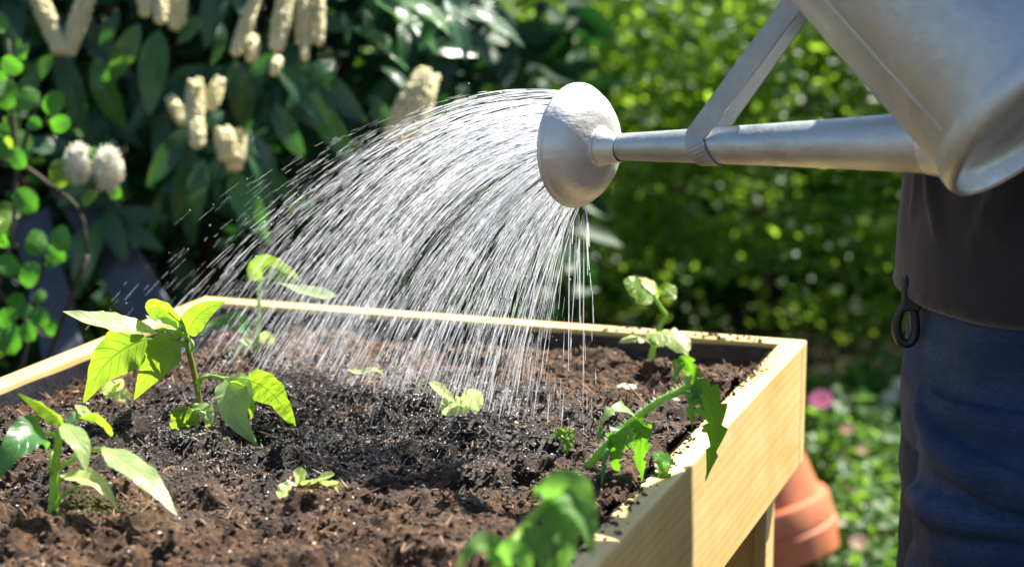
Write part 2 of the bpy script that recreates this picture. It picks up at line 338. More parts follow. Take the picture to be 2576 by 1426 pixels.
# ------------------------------------------------------------------ ground
RIM = .80
n = 220; xs = np.linspace(-9, 9, n); ys = np.linspace(-4, 16, n); X, Y = np.meshgrid(xs, ys)
Z = fbm2((n, n), 14, 4, seed=3)*.05
Z[np.hypot(X-.5, Y-2) < .9] = 0
V = np.stack([X, Y, Z], -1).reshape(-1, 3); I = np.arange(n*n).reshape(n, n)
F = np.stack([I[:-1, :-1], I[:-1, 1:], I[1:, 1:], I[1:, :-1]], -1).reshape(-1, 4)
tag(link('ground', npmesh('ground', V, F), None, M['earth']), 'dark bare garden earth under the raised bed and hedge', 'ground', kind='structure')
me = npmesh('far_ground', [(-120, -60, -.09), (120, -60, -.09), (120, 200, -.09), (-120, 200, -.09)], [(0, 1, 2, 3)])
tag(link('terrain', me, None, M['earth']), 'flat garden earth stretching away behind everything', 'ground', kind='structure')

# ------------------------------------------------------------------ raised bed
YAW = .336; BRC = Vector((.349, 2.294, RIM)); TB = Vector((-math.cos(YAW), math.sin(YAW), 0)); SD = Vector((-math.sin(YAW), -math.cos(YAW), 0))
BW, BL, BH, TH = .7965, 1.22, .148, .028; ZU = Vector((0, 0, 1))
def B(a, bb, z=0): return BRC+TB*a+SD*bb+ZU*z      # a: from right to left, bb: from back to front
M['wood_side'] = wood_mat('pine_side_board', -(-YAW)); M['wood_back'] = wood_mat('pine_back_board', YAW+math.pi/2)
bed = empty('raised_bed', B(BW/2, BL/2, -RIM), 'raised garden bed of pale pine boards on legs, filled with dark soil', 'raised bed')
def plank(name, o, ax, ay, az, mt, label=None):
    q = MB()
    # subdivided box so edges can wander a little
    q.box(o, ax, ay, az); ob = q.build(name, mt, bed, smooth=False, bevel=.0025, label=label); return ob
plank('board', B(0, TH), TB*TH, SD*(BL-2*TH), ZU*-BH, M['wood_side'], 'sunlit right side board, shaded towards the front')
plank('board', B(BW-TH, TH), TB*TH, SD*(BL-2*TH), ZU*-BH, M['wood_side'], 'left side board')
plank('board', B(0, 0), TB*BW, SD*TH, ZU*-BH, M['wood_back'], 'back board')
plank('board', B(0, BL-TH), TB*BW, SD*TH, ZU*-BH, M['wood_back'], 'front board')
for (a, bb, sa, sb) in ((TH, TH, 1, 1), (BW-TH, TH, -1, 1), (TH, BL-TH, 1, -1), (BW-TH, BL-TH, -1, -1)):
    q = MB(); zt = -.085
    q.box(B(a, bb, zt), TB*(sa*.014), SD*(sb*.045), ZU*-(RIM+zt)); q.box(B(a+sa*.014, bb, zt), TB*(sa*.10), SD*(sb*.014), ZU*-(RIM+zt))
    q.build('leg', M['wood_side'], bed, smooth=False, bevel=.0015)
q = MB(); q.box(B(TH, TH, -BH+.004), TB*(BW-2*TH), SD*(BL-2*TH), ZU*-.02); q.build('bottom_panel', M['wood_side'], bed, smooth=False)
# liner: thin sheet just inside the boards, creased
q = MB()
def liner(p0, p1, inward, seed):
    nn = 60; mm = 6; Vv = []; Ff = []
    for i in range(nn):
        for j in range(mm):
            u = i/(nn-1); w = j/(mm-1); p = p0.lerp(p1, u)
            k = mnoise.noise(Vector((u*14+seed, w*2.2, seed)))*.006+.004
            top = mnoise.noise(Vector((u*9, seed, 3)))*.005
            Vv.append(p+inward*k-ZU*(.005-top*.5+w*.11))
    for i in range(nn-1):
        for j in range(mm-1): Ff.append((i*mm+j, i*mm+j+1, (i+1)*mm+j+1, (i+1)*mm+j))
    q.add(Vv, Ff)
e = TH+.003
liner(B(e, e), B(BW-e, e), SD, 1.3); liner(B(BW-e, e), B(BW-e, BL-e), -TB, 5.1); liner(B(e, e), B(e, BL-e), TB, 9.7); liner(B(e, BL-e), B(BW-e, BL-e), -SD, 4.2)
q.build('liner', M['liner'], bed)

# ------------------------------------------------------------------ soil
a0, a1, b0, b1 = TH+.006, BW-TH-.006, TH+.006, BL-TH-.006
na, nb = int((a1-a0)/.0022), int((b1-b0)/.0022)
A = np.linspace(a0, a1, na); Bc = np.linspace(b0, b1, nb); BB, AA = np.meshgrid(Bc, A, indexing='ij')
edge_back = np.clip((BB-b0)/.20, 0, 1); edge_left = np.clip((a1-AA)/.14, 0, 1); edge_right = np.clip((AA-a0)/.10, 0, 1)
Zs = -.012 - .026*(1-edge_back)**1.5 - .036*(1-edge_left)**1.5*np.clip(1-(BB/1.2), .3, 1)
Zs += .009*(1-edge_right)*np.clip((BB-.18)/.2, 0, 1)
big = fbm2((nb, na), 60, 2, .5, 11)*.011
mid = fbm2((nb, na), 17, 2, .55, 12); mid2 = fbm2((nb, na), 15, 3, .6, 13, True)
fine = fbm2((nb, na), 6, 3, .7, 14); fine2 = fbm2((nb, na), 4, 2, .6, 17, True)
clod = np.clip(fbm2((nb, na), 26, 3, .5, 15)-.02, 0, 1)
Zs = Zs + big + mid*.0095 + mid2*.0062 + fine*.0046 + fine2*.0020 + clod*.034
Zs = Zs - .010*np.clip(fbm2((nb, na), 20, 2, .5, 19)-.28, 0, 1)*3
lim = np.minimum(edge_right*4, 1)
Zs = np.minimum(Zs, .006)
Jx = fbm2((nb, na), 5, 2, .6, 21)*.0016; Jy = fbm2((nb, na), 5, 2, .6, 22)*.0016
def to_world(a, b, z): 
    return np.stack([BRC.x+TB.x*a+SD.x*b, BRC.y+TB.y*a+SD.y*b, RIM+z], -1)
Vs = to_world(AA+Jx, BB+Jy, Zs).reshape(-1, 3); I = np.arange(na*nb).reshape(nb, na)
F = np.stack([I[:-1, :-1], I[1:, :-1], I[1:, 1:], I[:-1, 1:]], -1).reshape(-1, 4)
soil = tag(link('potting_soil', npmesh('potting_soil', Vs, F), None, M['soil']), 'crumbly brown potting soil filling the raised bed, wet where the water lands', 'soil', kind='stuff')
def soil_z(a, b):
    i = np.clip(((np.asarray(b)-b0)/(b1-b0)*(nb-1)).astype(int), 0, nb-1); j = np.clip(((np.asarray(a)-a0)/(a1-a0)*(na-1)).astype(int), 0, na-1)
    return Zs[i, j]
def on_soil(x, y):
    """soil point seen at this place of the picture"""
    g = G(x, y, RIM-.012)
    for _ in range(5):
        r = g-BRC; a = r.dot(TB); bb = r.dot(SD); z = float(soil_z(np.array([a]), np.array([bb]))[0]); g = G(x, y, RIM+z)
    return g
# crumbs: small irregular clods lying on the surface
ico = bmesh.new(); bmesh.ops.create_icosphere(ico, subdivisions=1, radius=1); IV = np.array([v.co[:] for v in ico.verts]); IF = np.array([[v.index for v in f.verts] for f in ico.faces]); ico.free()
def scatter(nm, a, b, z, rad, mt, parent, squash=.7, jag=.35, stretch=None, seed=1):
    r = np.random.default_rng(seed); k = len(a); nv = len(IV)
    ctr = to_world(a, b, z)
    sc = rad[:, None]*(1+r.normal(0, .25, (k, 3))); sc[:, 2] *= squash
    if stretch is not None: sc[:, 0] *= stretch
    j = 1+r.uniform(-jag, jag, (k, nv, 1)); v = IV[None]*j*sc[:, None, :]
    th = r.uniform(0, 6.28, k); ph = r.normal(0, .5, k); c, s = np.cos(th), np.sin(th); cp, sp = np.cos(ph), np.sin(ph)
    x = v[..., 0]*cp[:, None]+v[..., 2]*sp[:, None]; zz = -v[..., 0]*sp[:, None]+v[..., 2]*cp[:, None]
    xx = x*c[:, None]-v[..., 1]*s[:, None]; yy = x*s[:, None]+v[..., 1]*c[:, None]
    v = np.stack([xx, yy, zz], -1)+ctr[:, None, :]
    f = (IF[None]+(np.arange(k)*nv)[:, None, None]).reshape(-1, 3)
    me = npmesh(nm, v.reshape(-1, 3), f, smooth=False)
    o = link(nm, me, parent, mt); o['kind'] = 'stuff'; return o
K = 30000; a = rng.uniform(a0, a1, K); bq = rng.uniform(b0, b1, K)
rad = .0009+.0026*rng.random(K)**3.5
scatter('soil_crumb', a, bq, soil_z(a, bq)+rad*.2, rad, M['crumb'], soil, seed=2)
K = 420; a = rng.uniform(a0, a1, K); bq = rng.uniform(b0, b1, K); rad = .004+.006*rng.random(K)**2
K2 = 1200; a = rng.uniform(a0, a1, K2); bq = rng.uniform(b0, b1, K2); rad = .0006+.0011*rng.random(K2)**2
scatter('white_grain', a, bq, soil_z(a, bq)+rad*.6, rad, M['perlite'], soil, seed=4)
K3 = 3600; a = rng.uniform(a0, a1, K3); bq = rng.uniform(b0, b1, K3); rad = .0004+.0006*rng.random(K3)
scatter('wood_fibre', a, bq, soil_z(a, bq)+rad*1.2, rad, M['fibre'], soil, stretch=6+10*rng.random(K3), seed=5, jag=.2)
K6 = 16000; wc_ = WC-BRC; a = np.clip(wc_.dot(TB)+rng.normal(0, .15, K6), a0, a1); bq = np.clip(wc_.dot(SD)+rng.normal(0, .12, K6), b0, b1); rad = .0007+.0014*rng.random(K6)**2
scatter('soil_crumb', a, bq, soil_z(a, bq)+rad*.2, rad, M['crumb'], soil, seed=12)
K7 = 4200; a = np.clip(wc_.dot(TB)+rng.normal(0, .12, K7), a0, a1); bq = np.clip(wc_.dot(SD)+rng.normal(0, .085, K7), b0, b1); rad = .00035+.0006*rng.random(K7)**2
scatter('glint_bead', a, bq, soil_z(a, bq)+rad*1.3, rad, M['bead'], soil, seed=14, jag=.1)
# soil spilled over the right rim, thick towards the middle of the rim
K4 = 1500; bq = rng.uniform(.03, BL-.1, K4); a = TH*rng.random(K4)**.45
keep = rng.random(K4) < np.clip(.10+.9*np.exp(-((bq-.20)/.06)**2)+.45*np.exp(-((bq-.66)/.22)**2), 0, 1)*(a/TH)**1.8
a, bq = a[keep], bq[keep]; rad = .0009+.0022*rng.random(len(a))**2.5
scatter('spilled_soil', a, bq, rad*.3, rad, M['crumb'], soil, seed=6)
K5 = 70; bq = TH*rng.random(K5)**.6; a = rng.uniform(.04, .25, K5); rad = .001+.002*rng.random(K5)
scatter('spilled_soil', a, bq, rad*.3, rad, M['crumb'], soil, seed=8)

def stone(x, y, r, label, mt, cat='pebble', sq=.6):
    g = on_soil(x, y); bm = bmesh.new(); bmesh.ops.create_icosphere(bm, subdivisions=3, radius=r)
    for v in bm.verts: v.co *= 1+.35*mnoise.noise(v.co*(1.4/r)+Vector((x, y, 0))); v.co.z *= sq
    me = bpy.data.meshes.new('pebble'); bm.to_mesh(me); bm.free()
    for p in me.polygons: p.use_smooth = True
    o = link('pebble', me, None, mt); o.location = g+Vector((0, 0, r*.3)); tag(o, label, cat); return o
stone(1572, 988, .012, 'largest pale tan clod on the soil left of the hairy tomato stem', M['stone'])
stone(1698, 1012, .006, 'small pale pebble just left of where the tomato stem bends over', M['stone'])
stone(1428, 1328, .0065, 'white pebble on dark soil left of the front blurred leaf', M['perlite'])
stone(1328, 1262, .004, 'tiny white pebble on soil between seedling and front leaf', M['perlite'])

# ------------------------------------------------------------------ leaves
def profile(kind, s):
    if kind == 'ovate': return max(0, math.sin(math.pi*min(1, s**.62)))**.85*(1-.25*s)*1.08
    if kind == 'lance': return math.sin(math.pi*s**.8)**.9
    if kind == 'round': return math.sqrt(max(0, 1-(2*s-1)**2))**.9
    if kind == 'obov': return math.sin(math.pi*s**1.25)**.8
    return math.sin(math.pi*s)
def leaf_geo(q, pts, width, nh, kind='ovate', fold=.25, quilt=.07, ripple=.08, nu=26, nv=10, seed=0, lobes=0, twist=0, veins=8, cup=0):
    C = catmull(pts, nu); V = []; UV = []; F = []; nh = Vector(nh).normalized()
    for i, c in enumerate(C):
        s = i/(nu-1); T = (C[min(i+1, nu-1)]-C[max(i-1, 0)]).normalized(); Wd = T.cross(nh)
        if Wd.length < 1e-4: Wd = T.cross(Vector((1, .2, .1)))
        Wd.normalize()
        if twist: Wd = Matrix.Rotation(twist*s, 3, T) @ Wd
        Nn = Wd.cross(T).normalized()
        hw0 = width/2*profile(kind, min(.999, max(.001, s)))
        for j in range(nv+1):
            v = -1+2*j/nv; hw = hw0
            if lobes:
                k = (s*lobes+.15*(v > 0)) % 1.0; hw = hw0*(.42+.58*(1-k)**.8) if abs(v) > .3 else hw0*(.42+.58*(1-k)**.8)
            av = abs(v)
            z = av*math.sin(fold)-cup*av*av
            z += quilt*math.sin((s*veins-av*1.6)*2*math.pi)*av*(1-av*.4)*2*(.3+.7*math.sin(math.pi*s))*.5
            z += ripple*av**2*(math.sin(s*17+seed+(v > 0)*2)+.6*math.sin(s*31+seed*2.3))
            V.append(c+Wd*(v*hw*math.cos(fold))+Nn*(z*hw)+(T*(-.10*hw*av) if lobes else Vector())); UV.append((v*.5+.5, s))
    for i in range(nu-1):
        for j in range(nv):
            a = i*(nv+1)+j; F.append((a, a+1, a+nv+2, a+nv+1))
    q.add(V, F, UV)
FACE = (.05, -1, .35); GLARE = (.40, -.50, .95); TOP = (.1, -.3, 1)
def lf(parent, pts, wpx, nh=FACE, mt='pepper', name='leaf', sub=None, **kw):
    W3 = [P(*p) for p in pts]; d = sum(p[2] for p in pts)/len(pts)
    q = MB(); leaf_geo(q, W3, wpx/FPX*d, nh, seed=rnd.random()*9, **kw)
    return q.build(name, M[mt], parent)
def st(parent, pts, r0, r1, mt='stem', name='stem', n=16, sides=8, wob=0):
    q = MB(); q.tube(catmull([P(*p) for p in pts], n), r0, r1, sides); return q.build(name, M[mt], parent)
def plant(name, x, y, label, cat='plant', group=None):
    g = on_soil(x, y); e = empty(name, g, label, cat, group); return e, (g-CAM).dot(FWD)

# A: tall pepper-like plant in the spray
pa, d = plant('pepper_plant', 503, 1058, 'tallest green seedling at left with drooping veined leaves, standing in the water spray')
d0 = d; dt = d-.02
st(pa, [(503, 1066, d), (501, 1010, d), (496, 975, d-.004), (484, 920, d-.01), (474, 882, dt), (468, 842, dt)], .0034, .0026, 'stem_brown')
lf(pa, [(392, 832, dt-.01), (330, 830, dt-.03), (240, 812, dt-.05), (157, 783, dt-.06)], 92, (.15, -.42, 1), 'pale', fold=.35, ripple=.05, kind='lance', quilt=.06)
st(pa, [(468, 846, dt), (440, 832, dt), (415, 828, dt-.005), (390, 832, dt-.01)], .0024, .0016)
lf(pa, [(369, 853, dt-.01), (310, 880, dt-.006), (255, 930, dt+.012), (210, 1014, dt+.04)], 118, (-.5, -.85, -.1), 'pepper', fold=.15, ripple=.12, quilt=.04)
st(pa, [(470, 868, dt), (430, 866, dt), (400, 858, dt+.005), (367, 853, dt+.01)], .0020, .0014)
lf(pa, [(447, 861, dt-.02), (415, 885, dt-.02), (375, 940, dt-.006), (336, 1006, dt+.022)], 92, (-.35, -.9, -.15), 'pepper', fold=.12, quilt=.07)
st(pa, [(474, 884, dt), (462, 862, dt-.005), (446, 861, dt-.01)], .0016, .0012)
lf(pa, [(452, 822, dt-.005), (430, 795, dt-.01), (400, 775, dt-.01), (370, 783, dt)], 66, (-.4, -.9, -.2), 'pepper', fold=.3, quilt=.05, kind='round')
lf(pa, [(448, 828, dt-.012), (425, 815, dt-.02), (395, 812, dt-.03), (366, 792, dt-.03)], 46, (.1, -.5, 1), 'pale', fold=.25, quilt=.04)
st(pa, [(468, 842, dt), (460, 815, dt-.01), (446, 793, dt-.01), (425, 782, dt-.012)], .0016, .001)
lf(pa, [(471, 838, dt), (490, 805, dt-.012), (525, 775, dt-.022), (568, 757, dt-.03)], 66, (-.5, -.85, -.2), 'pepper', fold=.2, quilt=.13, veins=8)
lf(pa, [(466, 848, dt-.006), (450, 840, dt-.016), (436, 850, dt-.02), (425, 846, dt-.02)], 26, (.1, -.8, .7), 'pepper')
st(pa, [(470, 848, dt), (484, 862, dt-.006), (484, 878, dt-.006), (474, 886, dt)], .0018, .0015)
st(pa, [(492, 965, d-.005), (505, 950, d-.015), (535, 945, d-.02), (565, 953, d-.02)], .0019, .0013)
st(pa, [(498, 985, d-.005), (510, 950, d-.02), (560, 950, d-.015), (620, 954, d-.01)], .0019, .0013)
lf(pa, [(567, 953, d-.02), (590, 990, d-.03), (595, 1050, d-.035), (650, 1124, d-.04)], 100, (-.05, -.9, .55), 'pale', fold=.18, ripple=.08, quilt=.05)
lf(pa, [(578, 960, d-.024), (610, 985, d-.024), (630, 1015, d-.014), (632, 1055, d-.0)], 50, (-.5, -.85, -.2), 'pepper', fold=.2)
lf(pa, [(617, 953, d-.02), (665, 975, d-.016), (705, 1015, d-.004), (748, 1086, d+.02)], 104, (-.4, -.85, -.1), 'pepper', fold=.1, ripple=.08, quilt=.05)
lf(pa, [(480, 1026, d-.02), (470, 1050, d-.02), (468, 1080, d-.012), (474, 1118, d-.0)], 88, (-.4, -.9, -.1), 'pepper', kind='round', fold=.15, ripple=.08)
lf(pa, [(490, 1026, d-.01), (512, 1030, d-.025), (525, 1055, d-.03), (520, 1085, d-.03)], 46, (.2, -.8, .9), 'pale', ripple=.2, fold=.3)
st(pa, [(500, 1018, d), (492, 1018, d-.008), (485, 1026, d-.01)], .0018, .0014); st(pa, [(500, 1016, d), (510, 1024, d-.01), (518, 1040, d-.02)], .0018, .0013)

# B: front-left pepper plant
pb, d = plant('pepper_plant', 133, 1296, 'pepper seedling at the front left corner with a long pale leaf reaching right')
st(pb, [(132, 1302, d), (136, 1240, d), (138, 1186, d), (146, 1112, d), (156, 1066, d)], .0046, .0032)
lf(pb, [(160, 1072, d), (140, 1040, d-.005), (100, 1012, d-.01), (43, 988, d-.02)], 62, (-.1, -.9, -.5), 'pepper', fold=.75, kind='lance', quilt=.03)
lf(pb, [(112, 1092, d-.01), (80, 1092, d-.03), (35, 1130, d-.05), (-22, 1222, d-.06)], 108, (-.1, -1, .45), 'pepper_dark', fold=.15)
st(pb, [(146, 1128, d), (138, 1098, d-.003), (125, 1088, d-.006), (108, 1092, d-.01)], .0022, .0015)
lf(pb, [(162, 1068, d), (185, 1052, d+.005), (205, 1048, d+.01), (222, 1050, d+.01)], 34, (.1, -.6, .8), 'pepper_dark', kind='obov')
lf(pb, [(198, 1050, d+.004), (240, 1050, d-.01), (268, 1070, d+.004), (280, 1097, d+.02)], 40, (-.4, -.9, -.15), 'pepper', fold=.2, kind='obov')
lf(pb, [(220, 1052, d+.005), (212, 1040, d+.01), (205, 1030, d+.02), (196, 1018, d+.03)], 34, GLARE, 'pale', kind='round')
lf(pb, [(161, 1064, d-.006), (180, 1088, d-.03), (205, 1125, d-.045), (217, 1188, d-.055)], 60, (.35, -.8, .75), 'pale', fold=.12, kind='lance')
lf(pb, [(156, 1194, d-.01), (190, 1200, d-.03), (245, 1215, d-.045), (295, 1274, d-.06)], 58, (.1, -.5, 1), 'cotyl', fold=.3, kind='lance', ripple=.12)
st(pb, [(138, 1262, d), (148, 1220, d-.006), (152, 1200, d-.008), (160, 1193, d-.01)], .0018, .0014)
st(pb, [(140, 1276, d-.004), (155, 1250, d-.012), (180, 1230, d-.02), (205, 1222, d-.03)], .0017, .0014)
lf(pb, [(257, 1125, d-.02), (310, 1160, d-.035), (375, 1210, d-.05), (447, 1297, d-.065)], 84, GLARE, 'pale', fold=.08, kind='lance', ripple=.1)
st(pb, [(142, 1178, d), (175, 1160, d-.005), (215, 1135, d-.01), (262, 1127, d-.02)], .0020, .0015)
st(pb, [(140, 1195, d), (122, 1175, d-.01), (128, 1150, d-.01), (134, 1130, d-.004)], .0012, .001)

# C: cucumber seedling at the back
pc, d = plant('cucumber_seedling', 1634, 930, 'pale cucumber seedling near the back rim with one bright leaf held up high')
st(pc, [(1634, 934, d), (1638, 900, d), (1645, 868, d)], .0042, .0036)
st(pc, [(1646, 868, d), (1655, 835, d), (1666, 810, d), (1676, 793, d), (1662, 772, d), (1648, 748, d)], .0032, .0022)
lf(pc, [(1644, 868, d), (1622, 852, d-.01), (1590, 850, d-.02), (1556, 862, d-.03)], 34, TOP, 'cotyl', kind='obov', fold=-.2)
lf(pc, [(1632, 838, d-.01), (1665, 838, d-.03), (1700, 850, d-.04), (1730, 884, d-.05)], 78, (.15, -.55, .9), 'pale', kind='round', fold=-.2)
lf(pc, [(1650, 872, d), (1690, 860, d), (1712, 870, d), (1732, 898, d)], 38, TOP, 'cotyl', kind='obov')
lf(pc, [(1650, 748, d), (1625, 742, d-.015), (1600, 722, d-.03), (1568, 708, d-.04)], 74, (-.1, -.75, .7), 'pepper', kind='obov', fold=-.15, ripple=.15)
lf(pc, [(1648, 748, d), (1665, 728, d-.01), (1680, 728, d-.02), (1698, 754, d-.03)], 52, (.1, -.75, .7), 'pepper', kind='obov', fold=-.15, ripple=.15)
lf(pc, [(1650, 742, d+.01), (1630, 716, d+.02), (1610, 710, d+.03), (1590, 712, d+.03)], 40, TOP, 'cotyl', kind='round')

# D: tomato seedling leaning over the right rim
pd_, d = plant('tomato_seedling', 1476, 1176, 'leaning tomato seedling with a hairy stem and toothed leaves drooping over the right board')
SP = [(1474, 1178, d), (1530, 1116, d-.005), (1601, 1050, d-.01), (1660, 1008, d-.012), (1700, 988, d-.012), (1738, 966, d-.012)]
sto = st(pd_, SP, .0042, .0030, n=24)
hq = MB(); C = catmull([P(*p) for p in SP], 60)
for _ in range(420):
    i = rnd.randrange(2, 58); p = C[i].lerp(C[i+1], rnd.random()); v = Vector((rnd.gauss(0, 1), rnd.gauss(0, 1), rnd.gauss(0, 1))).normalized(); T = (C[i+1]-C[i]).normalized(); v = (v-T*v.dot(T)).normalized()
    hq.tube([p+v*.003, p+v*(.0045+.003*rnd.random())], .00018, .0001, 3, False)
h = hq.build('stem_hair', M['hair'], pd_); h['kind'] = 'stuff'
D = dict(mt='tomato', lobes=5, ripple=.1, nu=40, quilt=.06)
lf(pd_, [(1752, 958, d-.02), (1785, 1010, d-.02), (1800, 1090, d-.012), (1775, 1212, d+.005)], 100, (-.2, -1, -.1), fold=.25, **D)
lf(pd_, [(1756, 968, d-.014), (1745, 1000, d-.02), (1738, 1030, d-.022), (1742, 1080, d-.02)], 46, (-.2, -1, .1), fold=.3, **{**D, 'lobes': 3})
st(pd_, [(1705, 988, d-.012), (1735, 990, d-.016), (1756, 1003, d-.018), (1772, 1030, d-.02)], .0016, .0010)
lf(pd_, [(1738, 966, d-.012), (1738, 930, d-.02), (1712, 908, d-.03), (1690, 975, d-.04)], 62, (-.2, -1, .2), fold=.35, **{**D, 'lobes': 4})
for k in range(5):
    lf(pd_, [(1730, 968, d-.02), (1722+4*k, 955-3*k, d-.026), (1712+6*k, 945-3*(k % 3), d-.03)], 14, (rnd.gauss(0, .3), -1, .5), 'cotyl', name='bud_leaf', nu=8, nv=4)
lf(pd_, [(1601, 1050, d-.01), (1570, 1026, d-.03), (1535, 1034, d-.04), (1508, 1075, d-.045)], 50, (.1, -.6, .9), **{**D, 'mt': 'pale', 'lobes': 3}, fold=.1)
lf(pd_, [(1512, 1070, d-.045), (1508, 1090, d-.046), (1505, 1125, d-.046)], 16, FACE, **{**D, 'lobes': 2})
lf(pd_, [(1575, 1072, d-.015), (1560, 1100, d-.025), (1548, 1140, d-.018), (1554, 1205, d-.005)], 84, (-.4, -1, -.1), fold=.2, **D)
lf(pd_, [(1598, 1056, d-.015), (1612, 1090, d-.018), (1610, 1140, d-.012), (1616, 1212, d-.002)], 78, (-.3, -1, -.1), fold=.2, **{**D, 'lobes': 4})
lf(pd_, [(1545, 1100, d-.015), (1524, 1130, d-.03), (1518, 1170, d-.035), (1511, 1245, d-.04)], 30, (.3, -1, .15), fold=.4, **{**D, 'mt': 'pepper_dark', 'lobes': 3})
gq = G(1672, 1140, RIM+.03); dq = (gq-CAM).dot(FWD)
pl2 = empty('tomato_seedling', on_soil(1640, 1150), 'small second tomato shoot hanging over the rim where the board turns shaded', 'plant'); dq = (pl2.location-CAM).dot(FWD)-.02
lf(pl2, [(1648, 1138, dq), (1665, 1150, dq-.02), (1685, 1160, dq-.03), (1702, 1172, dq-.03)], 42, (0, -.7, .7), fold=.2, **{**D, 'lobes': 3})
lf(pl2, [(1660, 1152, dq-.01), (1668, 1180, dq-.03), (1675, 1210, dq-.035), (1684, 1255, dq-.035)], 48, (.1, -1, .2), fold=.2, **{**D, 'lobes': 4})
lf(pl2, [(1676, 1200, dq-.02), (1680, 1230, dq-.025), (1682, 1265, dq-.02), (1688, 1292, dq-.02)], 22, (.5, -1, .1), fold=.3, **{**D, 'lobes': 3})
st(pl2, [(1640, 1154, dq+.02), (1646, 1140, dq+.01), (1656, 1146, dq-.01), (1664, 1160, dq-.02)], .0016, .0011)

def seedling(name, x, y, label, leaves, mt='cotyl', sh=12):
    p, d = plant(name, x, y, label, 'seedling'); g = p.location
    for (bx, by, tx, ty, w, nhh, kd) in leaves:
        mx_, my_ = (bx+tx)/2, (by+ty)/2-3
        lf(p, [(bx, by, d-.006), (mx_, my_, d-.012), (tx, ty, d-.018)], w*1.3, nhh, mt, kind=kd, fold=.2, nu=16, nv=8, ripple=.12)
        st(p, [(x, y+6, d), ((x+bx)/2, (y+by)/2, d-.002), (bx, by, d-.006)], .0014, .0012, n=6)
    return p, d
seedling('lettuce_seedling', 1158, 1050, 'pale seedling with three rounded leaves in the middle of the soil behind the spray',
         [(1146, 1012, 1078, 960, 27, (.3, -.7, .8), 'obov'), (1164, 1022, 1112, 1040, 52, (-.1, -.8, .8), 'round'), (1166, 1030, 1214, 990, 46, (-.3, -1, .2), 'round'), (1160, 1028, 1180, 1056, 30, FACE, 'round'), (1160, 1020, 1150, 996, 18, TOP, 'obov')])
seedling('lettuce_seedling', 790, 1246, 'pale yellow lettuce seedling on dark wet soil at the front centre',
         [(752, 1222, 702, 1252, 46, (-.2, -.7, .9), 'round'), (768, 1215, 738, 1186, 36, (.2, -.8, .6), 'obov'), (776, 1222, 812, 1206, 30, TOP, 'round'), (788, 1214, 842, 1192, 24, (.1, -.6, .9), 'obov'),
          (796, 1232, 850, 1234, 34, (0, -1, .3), 'round'), (790, 1230, 808, 1258, 24, FACE, 'obov'), (800, 1225, 852, 1215, 22, TOP, 'round'), (762, 1224, 782, 1208, 24, GLARE, 'round')])
gs, d = seedling('tomato_seedling', 1420, 1128, 'tiny bright green seedling with toothed leaf left of the leaning tomato stem', [])
for (a_, b_, w, nhh) in (((1424, 1086), (1382, 1104), 36, (0, -.9, .5)), ((1424, 1084), (1450, 1100), 30, (.1, -1, .4)), ((1420, 1092), (1428, 1142), 42, (0, -1, .3)), ((1424, 1088), (1446, 1132), 24, (.1, -1, .2)), ((1420, 1086), (1400, 1076), 18, TOP)):
    lf(gs, [(a_[0], a_[1], d-.008), ((a_[0]+b_[0])/2, (a_[1]+b_[1])/2-3, d-.014), (b_[0], b_[1], d-.02)], w, nhh, 'pepper', fold=.25, lobes=3, nu=24, ripple=.15)
st(gs, [(1420, 1134, d), (1423, 1108, d-.004), (1424, 1086, d-.008)], .0016, .0012, n=8)
# seedlings behind the big plant
p, d = seedling('lettuce_seedling', 285, 1010, 'blurred pale seedling behind the big hanging leaf at left',
         [(278, 985, 262, 960, 26, FACE, 'round'), (285, 988, 300, 962, 24, TOP, 'round'), (300, 990, 322, 1015, 34, (.2, -1, .3), 'round'), (272, 992, 285, 1022, 36, FACE, 'round'), (270, 990, 240, 1010, 30, TOP, 'round'), (290, 985, 312, 955, 20, FACE, 'obov')])
lf(p, [(245, 1000, d), (238, 960, d), (240, 930, d), (243, 905, d+.01)], 30, (.4, -1, .2), 'dry', name='withered_leaf'); lf(p, [(240, 1000, d), (215, 985, d), (180, 985, d)], 26, TOP, 'dry', name='withered_leaf')
# plant behind the spray
pe, d = plant('cucumber_seedling', 645, 900, 'blurred seedling behind the falling water near the back left rim with a bright top leaf')
st(pe, [(640, 902, d), (646, 860, d), (650, 800, d), (652, 740, d), (655, 700, d)], .0036, .0022)
lf(pe, [(655, 705, d), (650, 680, d-.01), (680, 672, d-.02), (750, 705, d-.03)], 62, (0, -1, .4), 'pepper', kind='round')
lf(pe, [(700, 710, d), (750, 728, d-.02), (800, 740, d-.03), (850, 745, d-.03)], 52, GLARE, 'pale', kind='obov')
lf(pe, [(630, 830, d), (600, 812, d-.02), (560, 810, d-.03), (505, 830, d-.03)], 60, (0, -.9, .6), 'pepper_dark')
st(pe, [(646, 860, d), (620, 835, d-.005), (590, 815, d-.015)], .002, .0016)
lf(pe, [(640, 868, d), (622, 862, d), (605, 872, d-.01), (590, 888, d-.01)], 30, FACE, 'cotyl', kind='obov'); lf(pe, [(648, 866, d), (660, 852, d), (675, 850, d-.01), (684, 868, d-.01)], 32, FACE, 'cotyl', kind='obov')
# stray curled leaf
g = on_soil(920, 945); dd = (g-CAM).dot(FWD)
q = MB(); leaf_geo(q, [P(872, 930, dd-.012), P(905, 940, dd-.012), P(940, 932, dd-.015), P(970, 944, dd-.01)], 26/FPX*dd, TOP, 'lance', fold=.5)
ll = q.build('fallen_leaf', M['cotyl']); tag(ll, 'thin pale fallen leaf lying on the soil behind the middle seedling', 'leaf')
